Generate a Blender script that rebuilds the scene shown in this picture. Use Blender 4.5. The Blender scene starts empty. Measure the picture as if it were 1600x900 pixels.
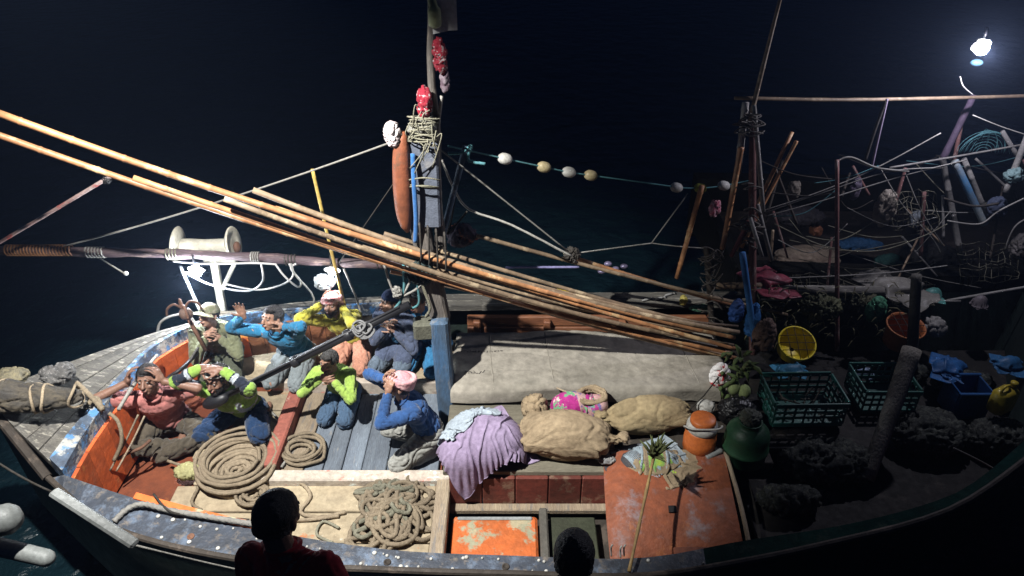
import bpy, bmesh, math, random
from mathutils import Vector, Matrix, noise
random.seed(7)
C = bpy.context.scene.collection
sc = bpy.context.scene
V = Vector
# ------------------------------------------------------------------ camera
H, PITCH, F = 4.6, math.radians(32), 1155.0
cam = bpy.data.cameras.new('camera'); co = bpy.data.objects.new('camera', cam); C.objects.link(co)
co.location = (0, 0, H); co.rotation_euler = (math.radians(90) - PITCH, 0, 0)
cam.sensor_width = 36; cam.lens = F / 1600 * 36; cam.clip_start = .05; cam.clip_end = 2000
sc.camera = co
# ------------------------------------------------------------------ night sky (clear, moonless)
w = bpy.data.worlds.new('World'); sc.world = w; w.use_nodes = True
bg = w.node_tree.nodes['Background']; bg.inputs[0].default_value = (.08, .17, .48, 1); bg.inputs[1].default_value = .055
sc.view_settings.view_transform = 'Standard'; sc.view_settings.look = 'None'; sc.view_settings.exposure = 0
sc.view_settings.gamma = 1
# ------------------------------------------------------------------ the ship's floodlight, above and left of the photographer
def lamp(name, typ, loc, energy, color, size=.05, target=None, angle=60, blend=.4):
    d = bpy.data.lights.new(name, typ); d.energy = energy; d.color = color; d.shadow_soft_size = size
    o = bpy.data.objects.new(name, d); C.objects.link(o); o.location = loc
    if typ == 'SPOT':
        d.spot_size = math.radians(angle); d.spot_blend = blend
        o.rotation_euler = (V(target) - V(loc)).to_track_quat('-Z', 'Y').to_euler()
    return o
lamp('ship_floodlight', 'SPOT', (-2.2, 2.8, 5.4), 3500, (1, .985, .95), .05, (-1.6, 5.15, .2), 70, .5)

# ------------------------------------------------------------------ pixel of the photo -> point of the place (used once, to survey it)
def at(u, v, z=None, y=None):
    a = (u - 800) / F; b = (v - 450) / F
    d = V((a, math.cos(PITCH) - b * math.sin(PITCH), -math.sin(PITCH) - b * math.cos(PITCH)))
    t = (z - H) / d.z if y is None else y / d.y
    return V((0, 0, H)) + d * t

# ------------------------------------------------------------------ materials
def nodes(name):
    m = bpy.data.materials.new(name); m.use_nodes = True
    return m, m.node_tree.nodes, m.node_tree.links, m.node_tree.nodes['Principled BSDF']
def ramp(n, l, src, a, b):
    r = n.new('ShaderNodeMapRange'); r.inputs[1].default_value = a; r.inputs[2].default_value = b
    l.new(src, r.inputs[0]); return r.outputs[0]
def mix(n, l, fac, a, b, mode='MIX'):
    x = n.new('ShaderNodeMix'); x.data_type = 'RGBA'; x.blend_type = mode
    if isinstance(fac, float): x.inputs[0].default_value = fac
    else: l.new(fac, x.inputs[0])
    for i, c in ((6, a), (7, b)):
        if isinstance(c, tuple): x.inputs[i].default_value = (*c, 1)
        else: l.new(c, x.inputs[i])
    return x.outputs[2]
MATS = {}
def M(name, c1, c2=None, c3=None, s=3., rough=.75, bump=.3, bs=60., st=(1, 1, 1), metal=0., chip=(.55, .62), cs=None, spec=.3, rnd=.25, c4=None, coat=0., grime=.45):
    """two-tone base, c3 = worn patches, c4 = second set of patches, grime darkening in blotches"""
    if name in MATS: return MATS[name]
    m, n, l, p = nodes(name)
    tc = n.new('ShaderNodeTexCoord'); mp = n.new('ShaderNodeMapping'); mp.inputs['Scale'].default_value = st
    oi = n.new('ShaderNodeObjectInfo')
    ad = n.new('ShaderNodeVectorMath'); ad.operation = 'MULTIPLY_ADD'
    l.new(oi.outputs['Random'], ad.inputs[0]); ad.inputs[1].default_value = (7.3, 3.1, 5.7); l.new(tc.outputs['Object'], ad.inputs[2])
    l.new(ad.outputs[0], mp.inputs[0])
    def nz(scale, det=6, vec=mp.outputs[0], ro=.6):
        t = n.new('ShaderNodeTexNoise'); t.inputs['Scale'].default_value = scale; t.inputs['Detail'].default_value = det; t.inputs['Roughness'].default_value = ro
        l.new(vec, t.inputs[0]); return t.outputs[0]
    c2 = c2 or tuple(x * .72 for x in c1)
    col = mix(n, l, ramp(n, l, nz(s), .35, .65), c1, c2)
    f2 = nz(s * 9, 4)
    col = mix(n, l, ramp(n, l, f2, .3, .75), col, mix(n, l, .65, col, tuple(x * .45 for x in c2)))
    if c3: col = mix(n, l, ramp(n, l, nz(cs or s * 1.7, 9, ro=.7), *chip), col, c3)
    if c4: col = mix(n, l, ramp(n, l, nz((cs or s * 1.7) * 1.37 + 1, 9, ad.outputs[0], .7), chip[0] + .02, chip[1] + .03), col, c4)
    if grime: col = mix(n, l, ramp(n, l, nz(1.9, 7, ad.outputs[0], .68), .44, .8), col, mix(n, l, grime, col, (.02, .017, .014)))
    hs = n.new('ShaderNodeHueSaturation'); l.new(col, hs.inputs['Color'])
    mr = n.new('ShaderNodeMapRange'); mr.inputs[3].default_value = 1 - rnd; mr.inputs[4].default_value = 1 + rnd
    l.new(oi.outputs['Random'], mr.inputs[0]); l.new(mr.outputs[0], hs.inputs['Value'])
    l.new(hs.outputs[0], p.inputs['Base Color'])
    p.inputs['Metallic'].default_value = metal; p.inputs['Specular IOR Level'].default_value = spec
    rr = n.new('ShaderNodeMapRange'); rr.inputs[3].default_value = max(.05, rough - .15); rr.inputs[4].default_value = min(1, rough + .15)
    l.new(f2, rr.inputs[0]); l.new(rr.outputs[0], p.inputs['Roughness'])
    if bump:
        b = n.new('ShaderNodeBump'); b.inputs['Strength'].default_value = bump; b.inputs['Distance'].default_value = .01
        l.new(nz(bs, 4), b.inputs['Height']); l.new(b.outputs[0], p.inputs['Normal'])
    if coat: p.inputs['Coat Weight'].default_value = coat
    MATS[name] = m; return m
def cloth(name, c1, c2=None, s=4., rough=.9, weave=260., rnd=.05):
    m = M(name, c1, c2 or tuple(x * .8 for x in c1), s=s, rough=rough, bump=0, rnd=rnd, spec=.12, grime=.42)
    n, l = m.node_tree.nodes, m.node_tree.links; p = n['Principled BSDF']
    if not p.inputs['Normal'].is_linked:
        tc = n.new('ShaderNodeTexCoord'); mp = n.new('ShaderNodeMapping'); mp.inputs['Scale'].default_value = (1, 1, .45)
        l.new(tc.outputs['Object'], mp.inputs[0])
        a = n.new('ShaderNodeTexNoise'); a.noise_type = 'RIDGED_MULTIFRACTAL'; a.inputs['Scale'].default_value = 7; a.inputs['Detail'].default_value = 3; a.inputs['Distortion'].default_value = 1.2
        l.new(mp.outputs[0], a.inputs[0])
        t = n.new('ShaderNodeTexNoise'); t.inputs['Scale'].default_value = weave; l.new(tc.outputs['Object'], t.inputs[0])
        b = n.new('ShaderNodeBump'); b.inputs['Strength'].default_value = .5; b.inputs['Distance'].default_value = -.012; l.new(a.outputs[0], b.inputs['Height'])
        b2 = n.new('ShaderNodeBump'); b2.inputs['Strength'].default_value = .35; b2.inputs['Distance'].default_value = .004
        l.new(t.outputs[0], b2.inputs['Height']); l.new(b.outputs[0], b2.inputs['Normal']); l.new(b2.outputs[0], p.inputs['Normal'])
        p.inputs['Sheen Weight'].default_value = .15
    return m
def emit(name, c, s):
    m, n, l, p = nodes(name); p.inputs['Base Color'].default_value = (*c, 1)
    p.inputs['Emission Color'].default_value = (*c, 1); p.inputs['Emission Strength'].default_value = s; return m

grey_wood = M('weathered_grey_wood', (.15, .14, .12), (.08, .075, .068), (.24, .225, .19), s=2.2, st=(1, 7, 7), bump=.9, bs=14, rough=.85)
deck_blue = M('worn_blue_grey_deck_paint', (.17, .20, .235), (.12, .14, .17), (.27, .25, .22), s=2, st=(9, 1, 9), bump=.8, bs=10, rough=.75, chip=(.6, .7))
tan_deck = M('dirty_tan_deck', (.40, .33, .22), (.30, .24, .16), (.36, .13, .05), s=2.4, bump=.6, bs=25, chip=(.62, .68), c4=(.38, .40, .36))
tan_plank = M('worn_tan_plank', (.36, .29, .20), (.26, .20, .14), (.17, .15, .13), s=2, st=(9, 1, 9), bump=.8, bs=10)
pale_beam = M('chipped_pale_beam_paint', (.46, .41, .34), (.36, .30, .25), (.42, .17, .13), s=2.5, bump=.7, bs=20, chip=(.57, .63), c4=(.52, .60, .57))
red_beam = M('chipped_red_beam_paint', (.32, .10, .07), (.24, .08, .06), (.40, .32, .25), s=3, bump=.7, bs=20, chip=(.6, .66))
orange_paint = M('orange_bulkhead_paint', (.62, .12, .03), (.50, .10, .03), (.30, .09, .04), s=1.6, bump=.5, bs=18, rough=.6, c4=(.62, .30, .08), chip=(.58, .66), grime=.6)
orange_worn = M('flaking_orange_hatch_paint', (.70, .14, .03), (.60, .16, .04), (.34, .33, .22), s=2, cs=3.2, bump=.9, bs=30, rough=.7, chip=(.54, .6), c4=(.45, .38, .24))
dark_red_floor = M('oily_dark_red_floor', (.22, .065, .03), (.14, .04, .02), (.38, .13, .04), s=1.4, bump=.4, rough=.55, chip=(.58, .68))
black_gun = M('black_blue_gunwale_paint', (.045, .055, .075), (.035, .04, .05), (.085, .11, .15), s=2, bump=.8, bs=24, rough=.5, chip=(.52, .66), cs=7., c4=(.13, .11, .09))
blue_coam = M('flaking_blue_coaming_paint', (.09, .13, .19), (.05, .06, .08), (.30, .30, .28), s=2.5, bump=.9, bs=24, chip=(.5, .56), c4=(.07, .19, .38), cs=6)
brown_bul = M('varnished_brown_bulwark', (.27, .11, .05), (.19, .075, .04), (.36, .22, .11), s=1.7, st=(1, 6, 6), bump=.5, bs=16, rough=.5, chip=(.6, .7))
maroon = M('maroon_locker_paint', (.16, .035, .025), (.11, .03, .02), (.20, .12, .08), s=2, bump=.5, bs=20, rough=.6)
dark_wood = M('dark_wet_wood', (.05, .04, .032), (.035, .028, .022), (.09, .07, .055), s=2, bump=.6, bs=20)
black_deck = M('shade_black_stern_deck', (.016, .014, .012), (.01, .009, .008), (.035, .03, .025), s=2, bump=.6, bs=20, rough=.8)  # near-black base colour stands in for the shade over the stern
hull_m = M('dark_hull_paint', (.02, .035, .03), (.012, .018, .016), (.06, .07, .06), s=1.2, bump=.4, rough=.5, chip=(.6, .7))
green_hull = M('green_bulwark_paint', (.006, .032, .026), (.005, .02, .017), (.02, .035, .028), s=2, bump=.4, rough=.9, spec=.03)
tarp_m = M('stained_canvas_roof', (.34, .31, .26), (.26, .24, .20), (.13, .115, .09), s=1.6, bump=.5, bs=45, rough=.9, chip=(.6, .72), cs=5, rnd=.02, c4=(.20, .18, .15), spec=.1)
tank_m = M('blistered_orange_tank_paint', (.27, .075, .03), (.19, .06, .03), (.20, .17, .18), s=1.8, cs=3.6, bump=.8, bs=28, rough=.6, chip=(.56, .72), c4=(.34, .12, .04))
mast_blue = M('blue_grey_mast_paint', (.07, .16, .30), (.10, .14, .19), (.22, .22, .22), s=1.5, st=(4, 4, 1), bump=.6, bs=18, chip=(.55, .66))
mast_wood = M('brown_grey_mast_timber', (.15, .13, .115), (.10, .09, .08), (.20, .17, .14), s=1.5, st=(6, 6, 1), bump=.7, bs=14)
bamboo_o = M('orange_bamboo', (.44, .21, .09), (.30, .14, .065), (.50, .34, .18), s=2.5, bump=.3, bs=30, rough=.5, spec=.4, grime=.6)
bamboo_g = M('greyed_bamboo', (.30, .22, .14), (.19, .13, .085), (.40, .31, .2), s=2.5, bump=.4, bs=30, rough=.6, grime=.6)
bamboo_d = M('dark_old_bamboo', (.13, .09, .06), (.08, .055, .04), (.2, .15, .1), s=2.5, bump=.4, bs=30, rough=.6)
bamboo_y = M('yellow_bamboo', (.55, .40, .10), (.42, .29, .08), s=3, bump=.3, rough=.5, grime=.3)
spar_m = M('purple_brown_spar', (.13, .085, .095), (.08, .055, .06), (.24, .17, .15), s=2, st=(1, 5, 5), bump=.7, bs=18, rough=.6)
white_pl = M('dirty_white_plastic', (.55, .54, .50), (.42, .41, .37), s=5, rough=.5, bump=.2, grime=.35)
cream_pl = M('yellowed_cream_plastic', (.55, .46, .26), (.45, .36, .2), s=5, rough=.45, bump=.2)
haul_m = M('cream_hauler_paint', (.55, .53, .44), (.45, .42, .34), (.20, .13, .08), s=3, rough=.5, chip=(.64, .7), bump=.3)
rope_m = M('tan_hemp_rope', (.36, .29, .20), (.27, .215, .15), s=6, rough=.95, bump=.8, bs=120, spec=.1, grime=.35)
rope_g = M('green_grey_rope', (.24, .225, .17), (.17, .165, .12), s=6, rough=.95, bump=.8, bs=120, spec=.1)
rope_w = M('pale_grey_rope', (.33, .32, .29), (.24, .23, .21), s=6, rough=.95, bump=.6, bs=120, spec=.1)
rope_t = M('teal_rope', (.10, .26, .28), (.07, .17, .19), s=6, rough=.9, bump=.6, bs=120, spec=.1)
rope_d = M('dark_tarred_rope', (.06, .055, .05), (.04, .035, .03), s=6, rough=.9, bump=.6, bs=120, spec=.1)
cable_w = M('white_cable', (.62, .60, .58), s=6, rough=.45, bump=0)
jute = M('jute_sacking', (.40, .31, .20), (.31, .235, .15), (.24, .18, .11), s=3, rough=.95, bump=1., bs=150, spec=.05, chip=(.62, .75), rnd=.08, grime=.5)
black_st = M('black_painted_steel', (.010, .010, .012), (.016, .016, .018), s=5, rough=.45, bump=.15, spec=.35)
grey_st = M('grey_ship_paint', (.20, .21, .205), (.14, .15, .145), s=5, rough=.5, bump=.2)
rust = M('rusty_iron', (.20, .10, .06), (.12, .06, .04), s=8, rough=.8, bump=.6)
hair_m = M('black_hair', (.018, .016, .016), (.03, .026, .025), s=30, rough=.5, bump=.9, bs=220, spec=.4, grime=0)
hair_gr = M('greying_hair', (.09, .085, .08), (.03, .028, .026), s=40, rough=.6, bump=.9, bs=220, grime=0)
eye_m = M('eye', (.35, .33, .31), s=3, rough=.2, bump=0, grime=0)
lip_m = M('lips', (.20, .075, .06), s=9, rough=.5, bump=0, grime=0)
def skin(name, c):
    m = M(name, c, tuple(x * .85 for x in c), s=14, rough=.5, bump=.15, bs=150, spec=.35, rnd=.03, grime=0)
    m.node_tree.nodes['Principled BSDF'].inputs['Subsurface Weight'].default_value = .06
    m.node_tree.nodes['Principled BSDF'].inputs['Subsurface Scale'].default_value = .02
    return m
skin_a = skin('brown_skin', (.34, .19, .13)); skin_b = skin('dark_brown_skin', (.24, .13, .09)); skin_c = skin('light_brown_skin', (.42, .25, .18))

# ------------------------------------------------------------------ mesh tools
def fr(d):
    d = d.normalized(); a = V((0, 0, 1)) if abs(d.z) < .9 else V((1, 0, 0))
    x = d.cross(a).normalized(); return x, x.cross(d).normalized(), d
class MB:
    def __init__(s): s.v = []; s.f = []
    def add(s, v, f):
        o = len(s.v); s.v += [tuple(x) for x in v]; s.f += [tuple(i + o for i in q) for q in f]; return s
    def box(s, c, size, rot=0., bev=.0, R=None):
        sx, sy, sz = [x / 2 for x in size]; b = min(bev, sx * .9, sy * .9, sz * .9)
        Rm = R or Matrix.Rotation(rot, 3, 'Z'); c = V(c)
        if b <= 0:
            P = [V((x * sx, y * sy, z * sz)) for z in (-1, 1) for x, y in ((-1, -1), (1, -1), (1, 1), (-1, 1))]
            return s.add([c + Rm @ p for p in P], [(3, 2, 1, 0), (4, 5, 6, 7), (0, 1, 5, 4), (1, 2, 6, 5), (2, 3, 7, 6), (3, 0, 4, 7)])
        oc = [(-sx + b, -sy), (sx - b, -sy), (sx, -sy + b), (sx, sy - b), (sx - b, sy), (-sx + b, sy), (-sx, sy - b), (-sx, -sy + b)]
        P = []
        for z, k in ((-sz, 1), (-sz + b, 0), (sz - b, 0), (sz, 1)):
            for x, y in oc:
                P.append(V((x * (1 - k * b / sx), y * (1 - k * b / sy), z)))
        F = [tuple(range(7, -1, -1)), tuple(range(24, 32))]
        for r in range(3):
            for i in range(8): j = (i + 1) % 8; F.append((r * 8 + i, r * 8 + j, r * 8 + 8 + j, r * 8 + 8 + i))
        return s.add([c + Rm @ p for p in P], F)
    def beam(s, a, b, w, h, bev=.01):
        a = V(a); b = V(b); x, y, d = fr(b - a); L = (b - a).length
        R = Matrix((x, y, d)).transposed()
        return s.box((a + b) / 2, (w, h, L), R=R, bev=bev)
    def tube(s, pts, r, n=8, cap=True, twist=0., lobes=3, lobe=0.):
        pts = [V(p) for p in pts]; rs = r if isinstance(r, (list, tuple)) else [r] * len(pts)
        t = (pts[1] - pts[0]); x, y, _ = fr(t); o = len(s.v); acc = 0
        for i, p in enumerate(pts):
            d = (pts[min(i + 1, len(pts) - 1)] - pts[max(i - 1, 0)])
            if d.length < 1e-7: d = t
            d.normalize(); x = (x - d * x.dot(d)).normalized(); y = d.cross(x)
            if i: acc += (p - pts[i - 1]).length
            for k in range(n):
                a = 2 * math.pi * k / n; q = rs[i] * (1 + lobe * math.cos(lobes * a - twist * acc))
                s.v.append(tuple(p + x * math.cos(a) * q + y * math.sin(a) * q))
        for i in range(len(pts) - 1):
            for k in range(n):
                j = (k + 1) % n; s.f.append((o + i * n + k, o + i * n + j, o + (i + 1) * n + j, o + (i + 1) * n + k))
        if cap:
            s.f.append(tuple(o + k for k in range(n - 1, -1, -1))); s.f.append(tuple(o + (len(pts) - 1) * n + k for k in range(n)))
        return s
    def lathe(s, c, prof, n=20, axis=(0, 0, 1), cap=True):
        x, y, d = fr(V(axis)); c = V(c); pts = []
        for r, h in prof:
            for k in range(n):
                a = 2 * math.pi * k / n; pts.append(c + d * h + x * math.cos(a) * r + y * math.sin(a) * r)
        F = []
        for i in range(len(prof) - 1):
            for k in range(n):
                j = (k + 1) % n; F.append((i * n + k, i * n + j, (i + 1) * n + j, (i + 1) * n + k))
        if cap: F.append(tuple(range(n - 1, -1, -1))); F.append(tuple((len(prof) - 1) * n + k for k in range(n)))
        return s.add(pts, F)
    def cap(s, a, b, r0, r1=None, n=12):
        r1 = r0 if r1 is None else r1; a = V(a); b = V(b); L = (b - a).length
        if L < 1e-5: return s.ell(a, (r0,) * 3)
        pr = [(.001, -r0)] + [(r0 * math.sin(t), -r0 * math.cos(t)) for t in (.5, 1.05)] + [(r0, 0), (r1, L)] + [(r1 * math.cos(t), L + r1 * math.sin(t)) for t in (.5, 1.05)] + [(.001, L + r1)]
        return s.lathe(a, pr, n, b - a)
    def ell(s, c, r, R=None, n=14):
        c = V(c); R = R or Matrix.Identity(3); m = n // 2 + 1; P = []; F = []
        for i in range(m + 1):
            t = max(.02, min(math.pi - .02, math.pi * i / m))
            for k in range(n):
                a = 2 * math.pi * k / n
                P.append(c + R @ V((r[0] * math.sin(t) * math.cos(a), r[1] * math.sin(t) * math.sin(a), -r[2] * math.cos(t))))
        for i in range(m):
            for k in range(n): j = (k + 1) % n; F.append((i * n + k, i * n + j, (i + 1) * n + j, (i + 1) * n + k))
        F.append(tuple(range(n - 1, -1, -1))); F.append(tuple(m * n + k for k in range(n)))
        return s.add(P, F)
    def strip(s, A, B, th):
        """slab between two equally long 3-D lines, thickness th downward"""
        n = len(A); P = [*A, *B, *[p - V((0, 0, th)) for p in A], *[p - V((0, 0, th)) for p in B]]; F = []
        for i in range(n - 1):
            F += [(i, n + i, n + i + 1, i + 1), (2 * n + i, 2 * n + i + 1, 3 * n + i + 1, 3 * n + i), (i, i + 1, 2 * n + i + 1, 2 * n + i), (n + i, 3 * n + i, 3 * n + i + 1, n + i + 1)]
        F += [(0, 2 * n, 3 * n, n), (n - 1, 2 * n - 1, 4 * n - 1, 3 * n - 1)]
        return s.add(P, F)
    def mesh(s, name, smooth):
        me = bpy.data.meshes.new(name); me.from_pydata(s.v, [], s.f); me.validate()
        bm = bmesh.new(); bm.from_mesh(me); bmesh.ops.recalc_face_normals(bm, faces=bm.faces); bm.to_mesh(me); bm.free()
        if smooth: me.shade_smooth()
        return me
    def build(s, name, mat, parent=None, smooth=False, kind=None, label=None, auto=None):
        if parent is not None:
            o_ = parent_world(parent); s.v = [tuple(V(p) - o_) for p in s.v]
        me = s.mesh(name, smooth or auto is not None)
        if auto is not None: me.set_sharp_from_angle(angle=math.radians(auto))
        return link(name, me, mat, parent, kind, label)
def parent_world(o):
    p = V(o.location)
    while o.parent: o = o.parent; p = p + V(o.location)
    return p
def link(name, me, mat, parent=None, kind=None, label=None):
    o = bpy.data.objects.new(name, me); C.objects.link(o); o.parent = parent
    if not me.materials: me.materials.append(mat)
    if kind: o['kind'] = kind
    if label: o['label'] = label
    return o
def tag(o, label, cat, group=None):
    o['label'] = label; o['category'] = cat
    if group: o['group'] = group
    return o
def thing(name, label, cat, loc=(0, 0, 0), group=None):
    o = bpy.data.objects.new(name, None); o.empty_display_size = .1; C.objects.link(o); o.location = loc
    return tag(o, label, cat, group)
def single(name, mb, mat, label, cat, group=None, base=None, **k):
    """a thing that is one mesh; its origin is put at base"""
    b = V(base) if base is not None else V(mb.v[0])
    mb.v = [tuple(V(p) - b) for p in mb.v]
    o = mb.build(name, mat, **k); o.location = b
    return tag(o, label, cat, group)
def cr(pts, n=8, closed=False):
    pts = [V(p) for p in pts]; out = []; N = len(pts)
    g = (lambda i: pts[i % N]) if closed else (lambda i: pts[max(0, min(N - 1, i))])
    for i in range(N if closed else N - 1):
        p0, p1, p2, p3 = g(i - 1), g(i), g(i + 1), g(i + 2)
        for k in range(n):
            t = k / n; out.append(.5 * ((2 * p1) + (p2 - p0) * t + (2 * p0 - 5 * p1 + 4 * p2 - p3) * t * t + (3 * p1 - p0 - 3 * p2 + p3) * t ** 3))
    out.append(pts[0] if closed else pts[-1]); return out
def resample(pts, n):
    L = [0]
    for a, b in zip(pts, pts[1:]): L.append(L[-1] + (b - a).length)
    out = []; j = 0
    for i in range(n):
        t = L[-1] * i / (n - 1)
        while j < len(pts) - 2 and L[j + 1] < t: j += 1
        d = L[j + 1] - L[j]; out.append(pts[j].lerp(pts[j + 1], (t - L[j]) / d if d else 0))
    return out
def sag(a, b, s=.05, n=10):
    a = V(a); b = V(b); return [a.lerp(b, i / n) - V((0, 0, s * 4 * (i / n) * (1 - i / n))) for i in range(n + 1)]
import numpy as np
def E3(c, r): return ('e', np.array(c, float), np.array(r, float))
def B3(c, size): return ('b', np.array(c, float), np.array(size, float) / 2)
def drape_sim(name, c, size, rot, colliders, mat, label, cat, n=70, steps=260, shrink=-.18, z=.35, seed=1, crumple=.06, thick=.006, group=None, grip=.6, it=7, rz_=None):
    """a sheet of cloth let fall over the things it covers (position based dynamics)"""
    nx = n; ny = max(8, int(n * size[1] / size[0])); R = Matrix.Rotation(rot, 3, 'Z'); P = []
    for j in range(ny + 1):
        for i in range(nx + 1):
            x = (i / nx - .5) * size[0]; y = (j / ny - .5) * size[1]
            w_ = V((noise.noise(V((x * 7 + seed, y * 7, 1))), noise.noise(V((x * 7, y * 7 + seed, 5))), noise.noise(V((x * 9, y * 9, seed)))))
            P.append(V(c) + R @ (V((x, y, z)) + w_ * crumple * .5))
    X = np.array(P).reshape(ny + 1, nx + 1, 3); U = np.zeros_like(X); k = 1 - shrink
    lx0, ly0 = size[0] / nx, size[1] / ny; dt = 1 / 70; lx_ = ly_ = ld = 0.
    def con(A, B, L, w_):
        d = B - A; q = np.linalg.norm(d, axis=-1, keepdims=True) + 1e-9; m_ = d * ((q - L) / q * .5 * w_); return m_
    def sweep(Y, lx_, ly_, ld):
        for a in (0, 1):
            A, B = Y[:, a:-1:2], Y[:, a + 1::2]; m_ = con(A, B, lx_, 1); A += m_; B -= m_
            A, B = Y[a:-1:2], Y[a + 1::2]; m_ = con(A, B, ly_, 1); A += m_; B -= m_
            A, B = Y[a:-1:2, :-1], Y[a + 1::2, 1:]; m_ = con(A, B, ld, .5); A += m_; B -= m_
            A, B = Y[a:-1:2, 1:], Y[a + 1::2, :-1]; m_ = con(A, B, ld, .5); A += m_; B -= m_
        for a in (0, 1, 2, 3):      # bending
            A, B = Y[:, a:-2:4], Y[:, a + 2::4]; B = B[:, :A.shape[1]]; A = A[:, :B.shape[1]]; m_ = con(A, B, lx_ * 2, .12); A += m_; B -= m_
            A, B = Y[a:-2:4], Y[a + 2::4]; B = B[:A.shape[0]]; A = A[:B.shape[0]]; m_ = con(A, B, ly_ * 2, .12); A += m_; B -= m_
    def coll(Y, X0):
        for kind, cc, rr in colliders:
            q = Y - cc
            if kind == 'e':
                r_ = rr + .008; s_ = np.linalg.norm(q / r_, axis=-1); m_ = s_ < 1
                if m_.any():
                    g = q[m_] / (r_ ** 2); g /= np.linalg.norm(g, axis=-1, keepdims=True) + 1e-9
                    dep = (1 - s_[m_])[:, None] * min(rr); Y[m_] += g * np.minimum(dep, .012); t_ = (X0[m_] - Y[m_]); t_ -= g * (t_ * g).sum(-1, keepdims=True); Y[m_] += t_ * grip
            else:
                r_ = rr + .006; d = r_ - np.abs(q); m_ = (d > 0).all(-1)
                if m_.any():
                    dd = d[m_].copy(); dd[:, 2] = np.where(q[m_][:, 2] > 0, dd[:, 2], 9); ax = dd.argmin(-1); sg = np.sign(q[m_]); Ym = Y[m_]; rows = np.arange(len(ax))
                    Ym[rows, ax] += (sg[rows, ax] * np.minimum(dd[rows, ax], .012)); t_ = X0[m_] - Ym; t_[rows, ax] = 0; Y[m_] = Ym + t_ * grip
    for s_ in range(steps):
        kk = 1 + (k - 1) * min(1., s_ / (steps * .6)); lx_, ly_ = lx0 * kk, ly0 * kk; ld = math.hypot(lx_, ly_)
        U[..., 2] -= 9.8 * dt; U *= .93; U = np.clip(U, -1.2, 1.2); Y = X + U * dt; X0 = X.copy()
        for q in range(it): sweep(Y, lx_, ly_, ld); coll(Y, X0)
        Y = X + np.clip(Y - X, -.012, .012); U = (Y - X) / dt; X = Y
    ctr = np.median(X.reshape(-1, 3), axis=0); ext = np.linalg.norm(X - ctr, axis=-1); print('CLOTH', name, 'extent', round(float(ext.max()), 2), 'size', size)
    me = bpy.data.meshes.new(name); o_ = np.array(c); me.from_pydata((X.reshape(-1, 3) - o_).tolist(), [], [(j * (nx + 1) + i, j * (nx + 1) + i + 1, (j + 1) * (nx + 1) + i + 1, (j + 1) * (nx + 1) + i) for j in range(ny) for i in range(nx)])
    bm = bmesh.new(); bm.from_mesh(me); bmesh.ops.smooth_vert(bm, verts=bm.verts, factor=.5, use_axis_x=True, use_axis_y=True, use_axis_z=True)
    bm.normal_update(); n0 = len(bm.verts); vs = [v.co.copy() for v in bm.verts] + [v.co - v.normal * thick for v in bm.verts]; fs = [[v.index for v in f.verts] for f in bm.faces]
    be = [(e.verts[0].index, e.verts[1].index) for e in bm.edges if e.is_boundary]; bm.free()
    me.clear_geometry(); me.from_pydata([tuple(v) for v in vs], [], fs + [[i + n0 for i in reversed(f)] for f in fs] + [(a, b, b + n0, a + n0) for a, b in be]); me.shade_smooth()
    b = link(name, me, mat); b.location = c
    return tag(b, label, cat, group)
def remesh(mb, voxel, smooth=2, disp=None, fac=.5):
    me = mb.mesh('tmp', False); o = bpy.data.objects.new('tmp', me); C.objects.link(o)
    r = o.modifiers.new('r', 'REMESH'); r.mode = 'VOXEL'; r.voxel_size = voxel
    if smooth: q = o.modifiers.new('s', 'SMOOTH'); q.factor = fac; q.iterations = smooth
    dg = bpy.context.evaluated_depsgraph_get(); dg.update()
    out = bpy.data.meshes.new_from_object(o.evaluated_get(dg)); bpy.data.objects.remove(o); bpy.data.meshes.remove(me)
    if disp:
        no = [V(x.normal) for x in out.vertices]
        for vx, q in zip(out.vertices, no): vx.co += q * disp(vx.co, q)
    out.shade_smooth(); return out
def folds(amp, k=(9, 9, 5), seed=0., sharp=1.):
    """cloth creases: warped ridges, sharp valleys between rounded swells"""
    def f(p, n_):
        q = V((p.x * k[0] + seed, p.y * k[1] - seed, p.z * k[2] + seed * .5))
        w_ = V((noise.noise(q * .6 + V((5, 1, 2))), noise.noise(q * .6 + V((1, 9, 4))), noise.noise(q * .6 + V((3, 2, 7))))) * 1.5
        a = abs(noise.noise(q + w_)); b = abs(noise.noise((q + w_ * 1.3) * 2.1))
        ca = max(0, 1 - a * 5.5) ** 1.5; cb = max(0, 1 - b * 5) ** 1.5
        return amp * (.55 * noise.noise(q * .8) + .35 - ca * 1.05 * sharp - cb * .55 * sharp)
    return f
def drape(amp, nf, c=(0, 0), seed=0., k=7):
    """folds running down and outward from the top of a draped heap"""
    def f(p, n_):
        x, y = p.x - c[0], p.y - c[1]; d = math.hypot(x, y); a = math.atan2(y, x)
        w_ = noise.noise(V((x * 5 + seed, y * 5, p.z * 5))) * 2.2
        g = min(1, d / .16)
        s_ = 1 - abs(math.sin(a * nf * .5 + w_ + d * 6))
        t = abs(noise.noise(V((x * k + w_, y * k + seed, p.z * k))))
        return amp * (g * (.6 - 1.5 * s_ ** 1.6) * 1.0 - .7 * max(0, 1 - t * 6))
    return f

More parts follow.
